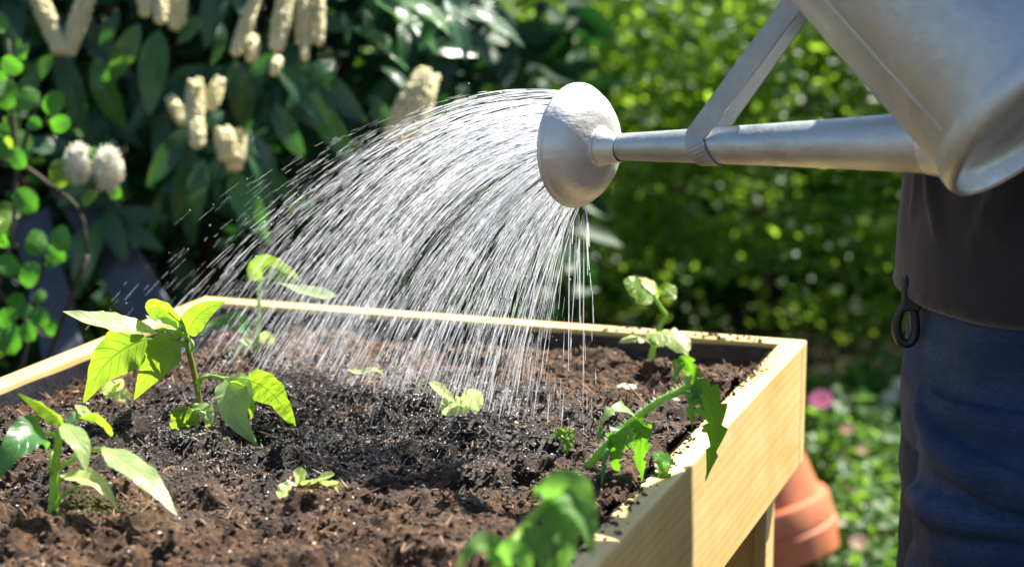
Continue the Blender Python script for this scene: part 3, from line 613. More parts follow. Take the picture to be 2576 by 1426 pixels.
# dark olive grains scattered in a small patch on the soil
g = on_soil(240, 1268); K = 500; r_ = rng.normal(0, 1, (K, 2))*np.array([.011, .010]); rel = g-BRC
aa = rel.dot(TB)+r_[:, 0]; b_ = rel.dot(SD)+r_[:, 1]
mo = scatter('olive_patch', aa, b_, soil_z(aa, b_)+.001, np.full(K, .0016), M['olive_patch'], None, seed=9); tag(mo, 'dark olive patch of grains on the soil under the front left plant', 'olive_patch', kind='stuff')

# J: foreground tomato shoot, well out of focus
gb = B(.30, 1.02, -.012); pj = empty('tomato_seedling', gb, 'out of focus tomato plant in the right foreground beside the shaded board', 'plant'); d = 1.36
st(pj, [(1200, 1500, d-.06), (1255, 1420, d-.03), (1310, 1340, d), (1370, 1268, d), (1400, 1245, d)], .0050, .0030)
q = MB(); q.tube(catmull([gb-Vector((0, 0, .01)), P(1150, 1560, d-.08), P(1200, 1500, d-.06)], 8), .0036, .003, 8); q.build('stem', M['stem'], pj)
lf(pj, [(1382, 1262, d), (1425, 1235, d-.01), (1470, 1300, d-.02), (1490, 1400, d-.03)], 118, (.3, -1, .5), mt='front', fold=.4, ripple=.12)
lf(pj, [(1375, 1262, d), (1400, 1225, d+.02), (1440, 1215, d+.03), (1470, 1265, d+.02)], 60, (0, -.8, .7), mt='front', fold=.2)
lf(pj, [(1385, 1270, d), (1410, 1310, d-.01), (1425, 1370, d-.02), (1400, 1470, d-.02)], 92, (-.1, -1, .3), mt='front', fold=.2, ripple=.12)
lf(pj, [(1310, 1345, d), (1345, 1360, d-.01), (1370, 1400, d-.02), (1380, 1480, d-.02)], 80, (.1, -1, .3), mt='front', fold=.2, ripple=.12)
lf(pj, [(1262, 1410, d-.03), (1230, 1372, d-.03), (1190, 1375, d-.04), (1150, 1430, d-.04)], 66, (-.1, -.8, .6), mt='front', fold=.2, ripple=.12)
lf(pj, [(1262, 1412, d-.03), (1290, 1390, d-.04), (1320, 1410, d-.04), (1330, 1480, d-.04)], 70, (.1, -.9, .5), mt='front', fold=.2, ripple=.12)
lf(pj, [(1385, 1262, d), (1360, 1235, d+.01), (1350, 1232, d+.02), (1338, 1260, d+.02)], 26, FACE, mt='front', fold=.2)

# ------------------------------------------------------------------ watering can
AZ = math.radians(40); BETA = math.radians(41.7)
Hh = Vector((-math.cos(AZ), math.sin(AZ), 0)); SPD = Vector((-.766, .643, -.106)).normalized()
AX = (Hh*math.cos(BETA)+ZU*math.sin(BETA)).normalized(); FF = (Hh*math.sin(BETA)-ZU*math.cos(BETA)).normalized(); SDE = AX.cross(FF).normalized()
base = P(2640, 250, 1.597); RB = .103
rose_c = P(1452, 366, 1.90); RN = Vector((-.766, .643, -.03)).normalized(); neck = rose_c-RN*.034
can = empty('watering_can', base, 'dull grey zinc watering can tilted to pour, held above the bed at the right', 'watering can')
q = MB()
q.lathe(base, AX, [(.011, .0005), (.011, RB*.5), (.011, RB*.88), (.004, RB*.93), (-.006, RB*.955), (-.010, RB*.985), (-.008, RB*1.02), (-.001, RB*1.035), (.008, RB*1.03), (.013, RB*1.0), (.018, RB*.985), (.05, RB*.985), (.16, RB*.98), (.212, RB*.975), (.216, RB*.995), (.222, RB*.995), (.226, RB*.975), (.244, RB*.965), (.247, RB*.985), (.252, RB*.985), (.254, RB*.965), (.254, RB*.955), (.20, RB*.955), (.03, RB*.96), (.02, .001)], 96, FF)
q.build('can_body', M['zinc'], can)
q = MB()  # half lid over the front of the opening
V = []; F = []; nn = 24
for j in range(5):
    for i in range(nn+1):
        t_ = -math.pi/2+math.pi*i/nn; rr_ = RB*.96*(1-j/4*.999); V.append(base+AX*(.254+.018*(j/4))+FF*(rr_*math.cos(t_))+SDE*(RB*.96*math.sin(t_)*(1-j/4*.15)))
for j in range(4):
    for i in range(nn): F.append((j*(nn+1)+i, j*(nn+1)+i+1, (j+1)*(nn+1)+i+1, (j+1)*(nn+1)+i))
q.add(V, F); q.build('half_lid', M['zinc'], can)
q = MB(); q.tube(catmull([base+AX*.235-FF*RB*.97, base+AX*.31-FF*.12, base+AX*.31-FF*.19, base+AX*.22-FF*.225, base+AX*.12-FF*.19, base+AX*.06-FF*RB*.98], 26), .009, .009, 10); q.build('handle', M['zinc'], can)
s0 = base+AX*.020+FF*.070
q = MB(); sp = catmull([s0.lerp(neck, .036), s0.lerp(neck, .5), neck+SPD*.004], 24); rl = [.0285-(.0285-.0118)*(i/23)**.85 for i in range(24)]
q.tube(sp, rl, None, 32); q.build('spout', M['zinc'], can)
ja = s0.lerp(neck, .085); jd = (neck-s0).normalized()
q = MB(); q.lathe(ja, jd, [(-.01, .0275), (.0, .0283), (.003, .0283), (.006, .0268)], 32); q.build('solder_ring', M['zinc'], can)
q = MB()  # lap seam down the near side of the body, and the flared solder joint of the spout
for (an, w_) in ((math.radians(62), .0035),):
    V = []; F = []
    for i in range(14):
        z_ = .02+.19*i/13
        for j in range(5):
            t_ = an+(j-2)/2*w_/RB; rr2 = RB*.985+(.0005 if 0 < j < 4 else -.002); sg = -1 if SDE.y > 0 else 1
            V.append(base+AX*z_+FF*(rr2*math.cos(t_))+SDE*(sg*rr2*math.sin(t_)))
    for i in range(13):
        for j in range(4): F.append((i*5+j, i*5+j+1, (i+1)*5+j+1, (i+1)*5+j))
    q.add(V, F)
q.build('lap_seam', M['zinc'], can)
q = MB(); q.tube([s0.lerp(neck, u) for u in np.linspace(.055, .115, 8)], [.0320, .0315, .030, .0292, .0287, .0283, .0279, .0274], None, 32, False); q.build('solder_joint', M['zinc_b'], can)
# brace strap: loops under the spout, both arms meet on the body
tp_ = base+AX*.222+FF*RB*1.0
k0 = s0.lerp(neck, .70); Ns = SDE*-1 if SDE.y > 0 else SDE   # towards the camera
if Ns.y > 0: Ns = -Ns
upv = Ns.cross(jd).normalized()
if upv.z < 0: upv = -upv
rs = .0178; path = []
tpn = tp_+Ns*.012; tpf = tp_-Ns*.012
ringp = [k0+Ns*(rs*math.sin(u))+upv*(rs*math.cos(u))+jd*(.006*math.cos(u)) for u in np.linspace(math.radians(60), math.radians(300), 22)]
path = [tpn.lerp(ringp[0], i/10) for i in range(10)]+ringp+[ringp[-1].lerp(tpf, i/10) for i in range(1, 11)]
V = []; F = []; np_ = len(path)
for i, p in enumerate(path):
    T = (path[min(i+1, np_-1)]-path[max(i-1, 0)]).normalized(); wdv = jd-T*jd.dot(T)
    wdv.normalize(); nn_ = T.cross(wdv)
    for (u, w) in ((-1, -1), (1, -1), (1, 1), (-1, 1)): V.append(p+wdv*(.0098*u)+nn_*(.0008*w))
for i in range(np_-1):
    for k in range(4): F.append((i*4+k, i*4+(k+1) % 4, (i+1)*4+(k+1) % 4, (i+1)*4+k))
F += [(0, 1, 2, 3), tuple((np_-1)*4+k for k in (3, 2, 1, 0))]
q = MB(); q.add(V, F); q.build('brace_strap', M['strap'], can, smooth=False)
q = MB(); RR = .0585
q.lathe(rose_c, RN, [(-.052, .0128), (-.050, .0142), (-.036, .0150), (-.034, .0172), (-.0305, .0178), (-.029, .0168), (-.0285, .021), (-.027, .028), (-.0235, .038), (-.018, .047), (-.011, .0535), (-.005, .0565), (-.003, .0572), (-.003, .0588), (-.001, .0598), (.001, .0598), (.002, .0588), (.002, .0572), (.003, .050), (.004, .030), (.005, .001)], 80)
rose = q.build('rose_head', M['zinc_b'], can)
q = MB(); ra = RN.cross(ZU).normalized(); rb_ = RN.cross(ra).normalized(); HOL = []
for ring in range(1, 9):
    for k in range(ring*6):
        t_ = 2*math.pi*k/(ring*6)+ring*.2; r_ = .0062*ring; HOL.append((r_, t_)); zc = .0052-(r_/.0572)**2*.003+.0006
        c_ = rose_c+RN*zc+ra*(r_*math.cos(t_))+rb_*(r_*math.sin(t_)); q.lathe(c_, RN, [(0, .0008), (.0004, .0001)], 6)
ho = q.build('spray_hole', M['black_metal'], rose); ho['kind'] = 'stuff'

# ------------------------------------------------------------------ water
GR = 9.81; Vw = []; Fw = []
def stream(pts, rads):
    o = len(Vw); m_ = len(pts)
    for i, p in enumerate(pts):
        t_ = (pts[min(i+1, m_-1)]-pts[max(i-1, 0)]).normalized(); a_ = t_.cross(Vector((0, 1, .05))).normalized(); c_ = t_.cross(a_)
        for k in range(4):
            u = math.pi/2*k; Vw.append(p+(a_*math.cos(u)+c_*math.sin(u))*rads[i])
    for i in range(m_-1):
        for k in range(4): Fw.append((o+i*4+k, o+i*4+(k+1) % 4, o+(i+1)*4+(k+1) % 4, o+(i+1)*4+k))
def jet(p0, v0, thick, seglen, gap, tstart=0, lim=RIM-.012, wob=1):
    t_ = tstart; drift = Vector((0, 0, 0)); vd = Vector((rnd.gauss(0, 1), rnd.gauss(0, 1), rnd.gauss(0, 1)))*.010*wob
    while True:
        p = p0+v0*t_+Vector((0, 0, -.5*GR*t_*t_))
        if p.z < lim or t_ > .6: break
        sp_ = (v0+Vector((0, 0, -GR*t_))).length; brk = min(1, t_/.10)
        ln_ = seglen*(2.4-1.35*brk)*(.3+1.5*rnd.random()); dt = ln_/sp_
        vd += Vector((rnd.gauss(0, 1), rnd.gauss(0, 1), rnd.gauss(0, 1)))*.010*wob*brk
        k = 7; pts = []; rr_ = []; tk = thick*(.5+.95*rnd.random()**1.5)*(1.1-.35*min(1, t_/.22))
        for i in range(k):
            tt = t_+dt*i/(k-1); ph_ = i/(k-1)
            pts.append(p0+v0*tt+Vector((0, 0, -.5*GR*tt*tt))+vd*tt*2.6)
            neck_ = .35+.65*abs(math.sin(ph_*math.pi*(1+1.5*brk)+.6)) if brk > .6 and rnd.random() < .6 else 1
            rr_.append(tk*(.30+.70*math.sin(math.pi*(i+.5)/k))*neck_*(.7+.6*rnd.random()))
        if pts[-1].z > lim-.004: stream(pts, rr_)
        t_ += dt+gap*rnd.random()**1.5*(t_/.13)/sp_
def launch(r_, t_, ns, q0=(0, 0, 0)):
    rd = ra*math.cos(t_)+rb_*math.sin(t_); hgt = rd.z*r_/.05; side = rd.dot(Vector((.643, .766, 0)))*r_/.05
    el = (-5+5*hgt if hgt > 0 else -5+42*hgt)+rnd.gauss(0, 2.6*ns)+min(.9, q0[0])*3.6; az = AZ-math.radians(11*side+rnd.gauss(0, 4*ns)+q0[1]*5)
    sp_ = (1.52+.62*hgt if hgt > 0 else 1.52+1.0*hgt)*(1+rnd.gauss(0, .075*ns)+q0[2]*.08); el = math.radians(el)
    return rose_c+RN*(.006-(r_/.0572)**2*.003)+rd*r_, Vector((-math.cos(az)*math.cos(el), math.sin(az)*math.cos(el), math.sin(el)))*max(.3, sp_)
for (r_, t_) in HOL:
    if rnd.random() < .22: continue
    q0 = tuple(round(rnd.gauss(0, 1)*1.7)/1.7 for _ in range(3))
    for rep in range(3):
        p0, v0 = launch(r_, t_, .32, q0); jet(p0, v0, .00022+.00032*rnd.random()**1.5, .030, .022)
# finer stray droplets flung further out
for k in range(560):
    p0, v0 = launch(*rnd.choice(HOL), 1.3); jet(p0, v0, .00017, .018, .08, .02+.12*rnd.random(), wob=2)
for k in range(16):  # drips from the bottom of the rose
    p0 = rose_c-ZU*.059+RN*rnd.uniform(-.006, .004)+ra*rnd.gauss(0, .009)
    jet(p0, Vector((rnd.gauss(-.02, .04), rnd.gauss(0, .05), -.15)), .0007 if k < 4 else .00045, .02, .15, rnd.random()*.05)
water = link('water_spray', npmesh('water_spray', [tuple(v) for v in Vw], Fw), None, M['water'])
tag(water, 'fan of white water jets falling from the can onto the soil', 'water', kind='stuff')
# droplets clinging to leaves and falling
K = 900; pts = []; idx = rng.integers(0, len(Vw), K)
cc = np.array([tuple(Vw[i]) for i in idx])+rng.normal(0, .006, (K, 3))
low = np.array([tuple(v) for v in Vw if v.z < RIM+.02]); K_s = 1500; sp3 = low[rng.integers(0, len(low), K_s)]+rng.normal(0, .012, (K_s, 3)); sp3[:, 2] = RIM-.006+.03*rng.random(K_s)**2.2
cc = np.concatenate([cc, sp3]); K += K_s
r0_ = .0004+.0006*rng.random(K)**2
v = IV[None]*r0_[:, None, None]+cc[:, None, :]; f = (IF[None]+(np.arange(K)*len(IV))[:, None, None]).reshape(-1, 3)
dr_ = link('water_droplets', npmesh('water_droplets', v.reshape(-1, 3), f), water, M['water']); dr_['kind'] = 'stuff'

# ------------------------------------------------------------------ person
PX = .024
pf = Vector((.50, 1.99, 0))
per = empty('person', pf, 'person in dark top and blue jeans standing at the right behind the watering can', 'person')
def rings_to(q, rings, n=28, cap=True):
    V = []; F = []
    for (cx, cy, cz, rx, ry, ang) in rings:
        for k in range(n):
            t_ = 2*math.pi*k/n; x, y = rx*math.cos(t_), ry*math.sin(t_)
            # slightly squared section
            V.append(Vector((cx+x*math.cos(ang)-y*math.sin(ang), cy+x*math.sin(ang)+y*math.cos(ang), cz)))
    m_ = len(rings)
    for i in range(m_-1):
        for k in range(n): F.append((i*n+k, i*n+(k+1) % n, (i+1)*n+(k+1) % n, (i+1)*n+k))
    if cap: F.append(tuple(range(n))[::-1]); F.append(tuple((m_-1)*n+k for k in range(n)))
    q.add(V, F)
def blob(q, c, r, n=10):
    c = Vector(c); V = []; F = []
    for i in range(n+1):
        th = math.pi*i/n
        for k in range(2*n): ph = math.pi*k/n; V.append(c+Vector((r[0]*math.sin(th)*math.cos(ph), r[1]*math.sin(th)*math.sin(ph), r[2]*math.cos(th))))
    for i in range(n):
        for k in range(2*n): F.append((i*2*n+k, i*2*n+(k+1) % (2*n), (i+1)*2*n+(k+1) % (2*n), (i+1)*2*n+k))
    q.add(V, F)
def remesh(o, vox, smooth=4, wr=None):
    r = o.modifiers.new('remesh', 'REMESH'); r.mode = 'VOXEL'; r.voxel_size = vox; r.use_smooth_shade = True
    s_ = o.modifiers.new('smooth', 'SMOOTH'); s_.iterations = smooth; s_.factor = .5
NY, FY = 1.885, 2.085     # near and far leg
# body: one continuous surface (head, trunk, arms, legs)
q = MB(); tx = .49
rings_to(q, [(tx, 1.985, .82, .09, .145, 0), (tx, 1.985, .95, .095, .155, 0), (tx, 1.985, 1.10, .085, .135, 0), (tx, 1.985, 1.28, .095, .155, 0), (tx, 1.985, 1.40, .085, .16, 0), (tx, 1.985, 1.46, .05, .08, 0), (tx-.01, 1.985, 1.53, .05, .05, 0), (tx-.02, 1.985, 1.57, .05, .05, 0)])
blob(q, (tx-.035, 1.985, 1.655), (.092, .074, .115)); blob(q, (tx-.055, 1.985, 1.60), (.065, .052, .06))
blob(q, (tx-.13, 1.985, 1.645), (.018, .013, .022)); blob(q, (tx-.118, 1.985, 1.605), (.016, .026, .008)); blob(q, (tx-.03, 1.912, 1.645), (.018, .008, .03)); blob(q, (tx-.03, 2.058, 1.645), (.018, .008, .03))
for yy, xo in ((NY, 0), (FY, .02)):
    rings_to(q, [(.47+xo, yy, .05, .04, .035, 0), (.47+xo, yy, .12, .042, .038, 0), (.475+xo, yy, .32, .055, .052, 0), (.465+xo, yy, .50, .055, .052, 0), (.465+xo, yy, .70, .075, .072, 0), (.475+xo, yy+(1.985-yy)*.15, .90, .08, .08, 0)])
    blob(q, (.43+xo, yy, .05), (.11, .045, .045))
grip = base+AX*.285-FF*.20-Vector((PX, -.10, 0))
def limb(q, pts, rr): q.tube(catmull(pts, 18), [rr[0]+(rr[1]-rr[0])*i/17 for i in range(18)], None, 14)
SHN, SHF = Vector((.50, 1.81, 1.40)), Vector((.50, 2.16, 1.40))
wr = grip+Vector((.055, .02, .035))
limb(q, [SHN, Vector((.63, 1.72, 1.26)), wr], (.05, .027))
hf = Vector((.60, 2.20, .98)); limb(q, [SHF, Vector((.61, 2.23, 1.18)), hf+Vector((0, 0, .06))], (.05, .027))
def hand(q, wp, dirv, side, palmn, curl):
    dirv = dirv.normalized(); side = side.normalized(); pn = palmn.normalized()
    q.tube([wp, wp+dirv*.03, wp+dirv*.07, wp+dirv*.085], [.024, .031, .033, .026], None, 12)
    for k, (ln_, off) in enumerate(((.068, .026), (.078, .009), (.072, -.009), (.056, -.026))):
        p = wp+dirv*.078+side*off; pts = [p-dirv*.015]; dd_ = dirv.copy(); ax_ = dirv.cross(pn).normalized()
        for j in range(3):
            dd_ = Matrix.Rotation(curl*(.6+.3*j), 3, ax_) @ dd_; pts.append(pts[-1]+dd_*(ln_*(.45, .32, .25)[j]))
        q.tube(catmull(pts, 9), .0092, .0072, 8)
    p = wp+dirv*.025+side*.026; q.tube(catmull([p, p+side*.022+dirv*.025+pn*.01, p+side*.02+dirv*.045+pn*.035], 7), .0115, .0085, 8)
hdv = (grip-wr); hand(q, wr, hdv, SDE, -ZU, .9)
hand(q, hf+Vector((0, 0, .05)), Vector((-.1, 0, -1)), Vector((-1, 0, 0)), Vector((0, -1, 0)), .3)
bo = q.build('body', M['skin'], per); remesh(bo, .006, 3)
for sy in (-.03, .03):
    q = MB(); blob(q, (tx-.113, 1.985+sy, 1.662), (.012, .012, .010), 8); q.build('eye', M['perlite'], bo)
    q = MB(); blob(q, (tx-.1235, 1.985+sy, 1.662), (.003, .005, .005), 6); q.build('pupil', M['black_metal'], bo)
q = MB(); blob(q, (tx-.015, 1.985, 1.685), (.098, .084, .108), 14); blob(q, (tx+.035, 1.985, 1.64), (.06, .07, .09), 10); ha = q.build('hair', M['brown_hair'], per); remesh(ha, .008, 3)
# jeans
q = MB()
rings_to(q, [(.480, 1.985, .79, .115, .170, 0), (.487, 1.985, .86, .125, .178, 0), (.490, 1.985, .94, .124, .172, 0), (.490, 1.985, 1.00, .118, .162, 0)], 40)
for yy, xo in ((NY, 0), (FY, .02)):
    rings_to(q, [(.475+xo, yy, .055, .066, .062, 0), (.475+xo, yy, .12, .067, .064, 0), (.478+xo, yy, .30, .076, .074, 0), (.465+xo, yy, .48, .083, .081, 0), (.458+xo, yy+.002, .62, .097, .094, 0), (.462+xo, yy+(1.985-yy)*.06, .74, .108, .104, 0), (.474+xo, yy+(1.985-yy)*.2, .86, .108, .10, 0)], 36)
def folds(q, specs, cx, cy, rx, ry):
    for (z0, th0, th1, slope, rr_) in specs:
        pts = []
        for k in range(14):
            t_ = math.radians(th0+(th1-th0)*k/13); s_ = k/13
            pts.append(Vector((cx+rx*math.cos(t_), cy+ry*math.sin(t_), z0+slope*s_+.012*math.sin(3*s_+z0*40))))
        q.tube(pts, [1.55*rr_*(.25+.75*math.sin(math.pi*(k+.5)/14)) for k in range(14)], None, 8)
folds(q, [(.845, 150, 290, -.05, .010), (.805, 175, 300, -.035, .009), (.765, 150, 260, -.02, .011), (.735, 200, 310, .01, .009), (.70, 160, 285, -.03, .011), (.665, 150, 240, .02, .009), (.64, 190, 310, -.03, .012), (.60, 150, 270, .01, .010), (.56, 170, 300, -.02, .011), (.52, 150, 280, .015, .012), (.47, 160, 300, 0, .011)], .464, NY+.008, .107, .104)
qs = MB(); qs.tube(catmull([Vector((.478, NY-.100, .84)), Vector((.462, NY-.1005, .74)), Vector((.458, NY-.0945, .62)), Vector((.465, NY-.083, .48)), Vector((.478, NY-.076, .30))], 30), .0022, .0022, 6)
sm = qs.build('side_seam', M['denim'], per)
je = q.build('jeans', M['denim'], per); remesh(je, .004, 3)
# creases: real displacement from a texture-free noise baked on a lattice of folds
def crease_tex(name, sc, depth):
    tx_ = bpy.data.textures.new(name, 'MARBLE'); tx_.noise_scale = sc; tx_.turbulence = depth; tx_.marble_type = 'SOFT'; return tx_
dm = je.modifiers.new('crease', 'DISPLACE'); eo = None
tx_ = bpy.data.textures.new('fold_noise', 'CLOUDS'); tx_.noise_scale = .09; tx_.noise_depth = 2; dm.texture = tx_; dm.strength = .016; dm.mid_level = .5; dm.texture_coords = 'LOCAL'
# shirt
q = MB()
rings_to(q, [(.500, 1.985, .935, .138, .194, 0), (.494, 1.985, .96, .142, .192, 0), (.490, 1.985, .99, .139, .186, 0), (.487, 1.985, 1.05, .136, .178, 0), (.487, 1.985, 1.15, .134, .176, 0), (.487, 1.985, 1.28, .128, .184, 0), (.49, 1.985, 1.38, .115, .19, 0), (.49, 1.985, 1.445, .08, .13, 0), (.49, 1.985, 1.47, .062, .075, 0)], 48)
for (th, z0, z1, dth, rr_) in ((188, 1.015, 1.210, 14, .012), (208, 1.005, 1.150, -16, .013), (232, 1.015, 1.250, 20, .014), (255, 1.005, 1.140, -12, .012), (275, 1.025, 1.290, 12, .014), (222, 1.0, 1.2, 30, .012)):
    q.tube([Vector((.490+.137*math.cos(math.radians(th+dth*k/9)), 1.985+.186*math.sin(math.radians(th+dth*k/9)), z0+(z1-z0)*k/9)) for k in range(10)], [rr_*(.3+.7*math.sin(math.pi*(k+.5)/10)) for k in range(10)], None, 8)
q.tube([Vector((.498+.1425*math.cos(2*math.pi*k/60), 1.985+.1945*math.sin(2*math.pi*k/60), .945)) for k in range(61)], .0055, .0055, 6)
q.tube(catmull([SHN+Vector((0, .03, .0)), Vector((.58, 1.755, 1.32)), Vector((.63, 1.72, 1.26)), Vector((.60, 1.69, 1.30))], 14), .075, .052, 18)
q.tube(catmull([SHF-Vector((0, .03, 0)), Vector((.57, 2.21, 1.29)), Vector((.61, 2.23, 1.18)), hf+Vector((0, 0, .14))], 14), .075, .05, 18)
sh = q.build('shirt', M['jersey'], per); remesh(sh, .006, 4)
dm = sh.modifiers.new('crease', 'DISPLACE'); tx_ = bpy.data.textures.new('shirt_folds', 'CLOUDS'); tx_.noise_scale = .13; tx_.noise_depth = 1; dm.texture = tx_; dm.strength = .018; dm.mid_level = .5; dm.texture_coords = 'LOCAL'
for yy, xo in ((NY, 0), (FY, .02)):
    q = MB(); blob(q, (.415+xo, yy, .045), (.145, .052, .046)); q.tube([(.475+xo, yy, .05), (.475+xo, yy, .16)], .062, .06, 20); bt = q.build('boot', M['boot'], per); remesh(bt, .006, 3)
# hem seam of the shirt
q = MB(); pts = []
for k in range(61):
    t_ = 2*math.pi*k/60; pts.append(Vector((.490+.1475*math.cos(t_), 1.985+.1935*math.sin(t_), .905)))
per.location.x += PX; per.location.y -= .10
# black clip hanging from the belt
cl = P(2277, 812, 1.90)
kc = empty('belt_clip', cl, 'black metal clip hanging from the belt below the shirt hem', 'clip')
q = MB(); q.tube(catmull([cl+Vector((.004, 0, .024)), cl+Vector((-.006, 0, .010)), cl+Vector((-.008, 0, -.006)), cl+Vector((-.004, 0, -.018)), cl+Vector((.006, 0, -.019)), cl+Vector((.010, 0, -.008)), cl+Vector((.008, 0, .010)), cl+Vector((.005, 0, .024))], 30), .0048, .0048, 8); q.build('hook', M['black_metal'], kc)
q = MB(); q.box(cl+Vector((-.004, -.006, .012)), (.018, 0, 0), (0, .012, 0), (0, 0, .034)); q.build('strap', M['black_metal'], kc, smooth=False, bevel=.002)

# ------------------------------------------------------------------ terracotta pot, upside down behind the bed
pp = G(1990, 1398, .03); pot = empty('terracotta_pot', pp, 'upturned terracotta flower pot leaning behind the leg of the bed', 'flower pot')
axp = Vector((-.26, .10, 1)).normalized(); R0 = .150
pc_ = pp+Vector((-.045, 0, .0))
q = MB(); q.lathe(pc_, axp, [(.0, R0*.90), (.0, R0*.98), (.003, R0*1.0), (.052, R0*1.0), (.056, R0*.985), (.058, R0*.965), (.062, R0*.985), (.105, R0*.97), (.110, R0*.95), (.112, R0*.87), (.20, R0*.77), (.335, R0*.60), (.342, R0*.57), (.344, R0*.15), (.338, R0*.13), (.336, R0*.52), (.2, R0*.74), (.06, R0*.87), (0, R0*.90)], 64)
po = q.build('pot_wall', M['terra'], pot); es = po.modifiers.new('edge', 'EDGE_SPLIT'); es.split_angle = math.radians(28)

# ------------------------------------------------------------------ left round-leaved shrub
def round_leaf_mesh(kind, L_, wd, mt, fold=.2, nu=10, nv=6, droop=.2, nm='leaf'):
    q = MB(); leaf_geo(q, [Vector((0, 0, 0)), Vector((0, L_*.35, L_*.03)), Vector((0, L_*.7, -L_*droop*.3)), Vector((0, L_, -L_*droop))], wd, (0, 0, 1), kind, fold=fold, nu=nu, nv=nv, quilt=.03, ripple=.05, seed=rnd.random()*9)
    me = bpy.data.meshes.new(nm); me.from_pydata([tuple(v) for v in q.v], [], q.f); l = me.uv_layers.new(name='UVMap')
    for lp in me.loops: l.data[lp.index].uv = q.uv[lp.vertex_index]
    for p_ in me.polygons: p_.use_smooth = True
    me.materials.append(M[mt]); return me
def put_leaf(me, parent, p0, dirv, nh, scale=1, name='leaf'):
    y = Vector(dirv).normalized(); x = y.cross(Vector(nh))
    if x.length < 1e-3: x = y.cross(Vector((1, 0, 0)))
    x.normalize(); z = x.cross(y).normalized()
    o = bpy.data.objects.new(name, me); COL.objects.link(o); o.parent = parent
    o.matrix_basis = Matrix.Translation(Vector(p0)-parent.location) @ Matrix((x, y, z)).transposed().to_4x4() @ Matrix.Diagonal((scale, scale, scale, 1)); return o
RL = [round_leaf_mesh('round', .055, .046, 'round') for _ in range(3)]+[round_leaf_mesh('round', .055, .040, 'pepper') for _ in range(1)]
fb = empty('flowering_shrub', Vector((-.85, 3.0, 0)), 'loose shrub with round bright green leaves and two white flowers at the left edge', 'shrub')
shr = [(15, 240, 70), (70, 250, 60), (135, 262, 62), (150, 312, 50), (85, 310, 40), (5, 205, 50), (150, 438, 66), (228, 492, 52), (66, 506, 64), (45, 400, 50), (90, 610, 64), (155, 600, 62), (140, 640, 52), (20, 668, 60), (75, 692, 60), (125, 662, 30), (15, 800, 50), (60, 780, 40), (100, 800, 50), (128, 825, 40), (40, 760, 50), (70, 830, 56), (20, 850, 80), (100, 745, 34), (5, 580, 50), (288, 482, 40), (235, 385, 34), (30, 165, 50), (60, 130, 40), (5, 330, 40)]
dS = 2.75
for (x, y, s_) in shr:
    sc_ = s_/FPX*dS/.055*1.1; dv = P(x+rnd.gauss(0, 30), y-30, dS)-P(x, y, dS); dv = dv.normalized()+Vector((0, rnd.gauss(0, .25), 0))
    p0 = P(x, y, dS+rnd.gauss(0, .06)); put_leaf(rnd.choice(RL), fb, p0-dv*.027*sc_, dv, (rnd.gauss(0, .3), -1, rnd.uniform(0, .9)), sc_)
for _ in range(60):
    x, y = rnd.uniform(-420, 60), rnd.uniform(-100, 1000); p0 = P(x, y, dS+rnd.uniform(-.1, .3)); put_leaf(rnd.choice(RL), fb, p0, (rnd.gauss(0, 1), rnd.gauss(0, 1), rnd.gauss(0, 1)), (rnd.gauss(0, .5), -1, rnd.uniform(0, 1)), rnd.uniform(.6, 1.1))
q = MB()
for cps in ([(-60, 1400), (0, 1100), (60, 900), (100, 700), (130, 620)], [(0, 405), (60, 420), (130, 470), (200, 530), (220, 640)], [(-80, 900), (0, 700), (40, 500), (30, 250), (20, 100)], [(30, 500), (70, 330), (100, 260)], [(-20, 720), (40, 780), (110, 850)], [(220, 640), (120, 900), (-40, 1250)], [(200, 530), (240, 470), (238, 430)]):
    q.tube(catmull([P(x, y, dS+.05) for x, y in cps], 12), .0045, .0025, 6)
for gx, gy in ((-60, 1400), (-40, 1250)): q.tube([P(gx, gy, dS+.05), Vector((P(gx, gy, dS+.05).x-.05, 3.0, 0))], .006, .008, 6)
q.build('branch', M['bark'], fb)
for (x, y, sx, sy, nmf) in ((198, 412, 34, 50, 'left'), (272, 425, 36, 56, 'right')):
    c = P(x, y, dS-.03); q = MB(); blob(q, c, (sx/FPX*dS*.8, sx/FPX*dS*.8, sy/FPX*dS*.8))
    for k in range(520):
        u = rnd.uniform(-1, 1); th = rnd.uniform(0, 6.28); rr_ = math.sqrt(1-u*u); v = Vector((rr_*math.cos(th), rr_*math.sin(th), u))
        e_ = c+Vector((v.x*sx/FPX*dS, v.y*sx/FPX*dS, v.z*sy/FPX*dS))*rnd.uniform(.85, 1.2); q.tube([c+(e_-c)*.6, e_], .0005, .0010, 3)
    q.build('flower', M['white_fl'], fb, label='%s of the two white bottlebrush flowers' % nmf)

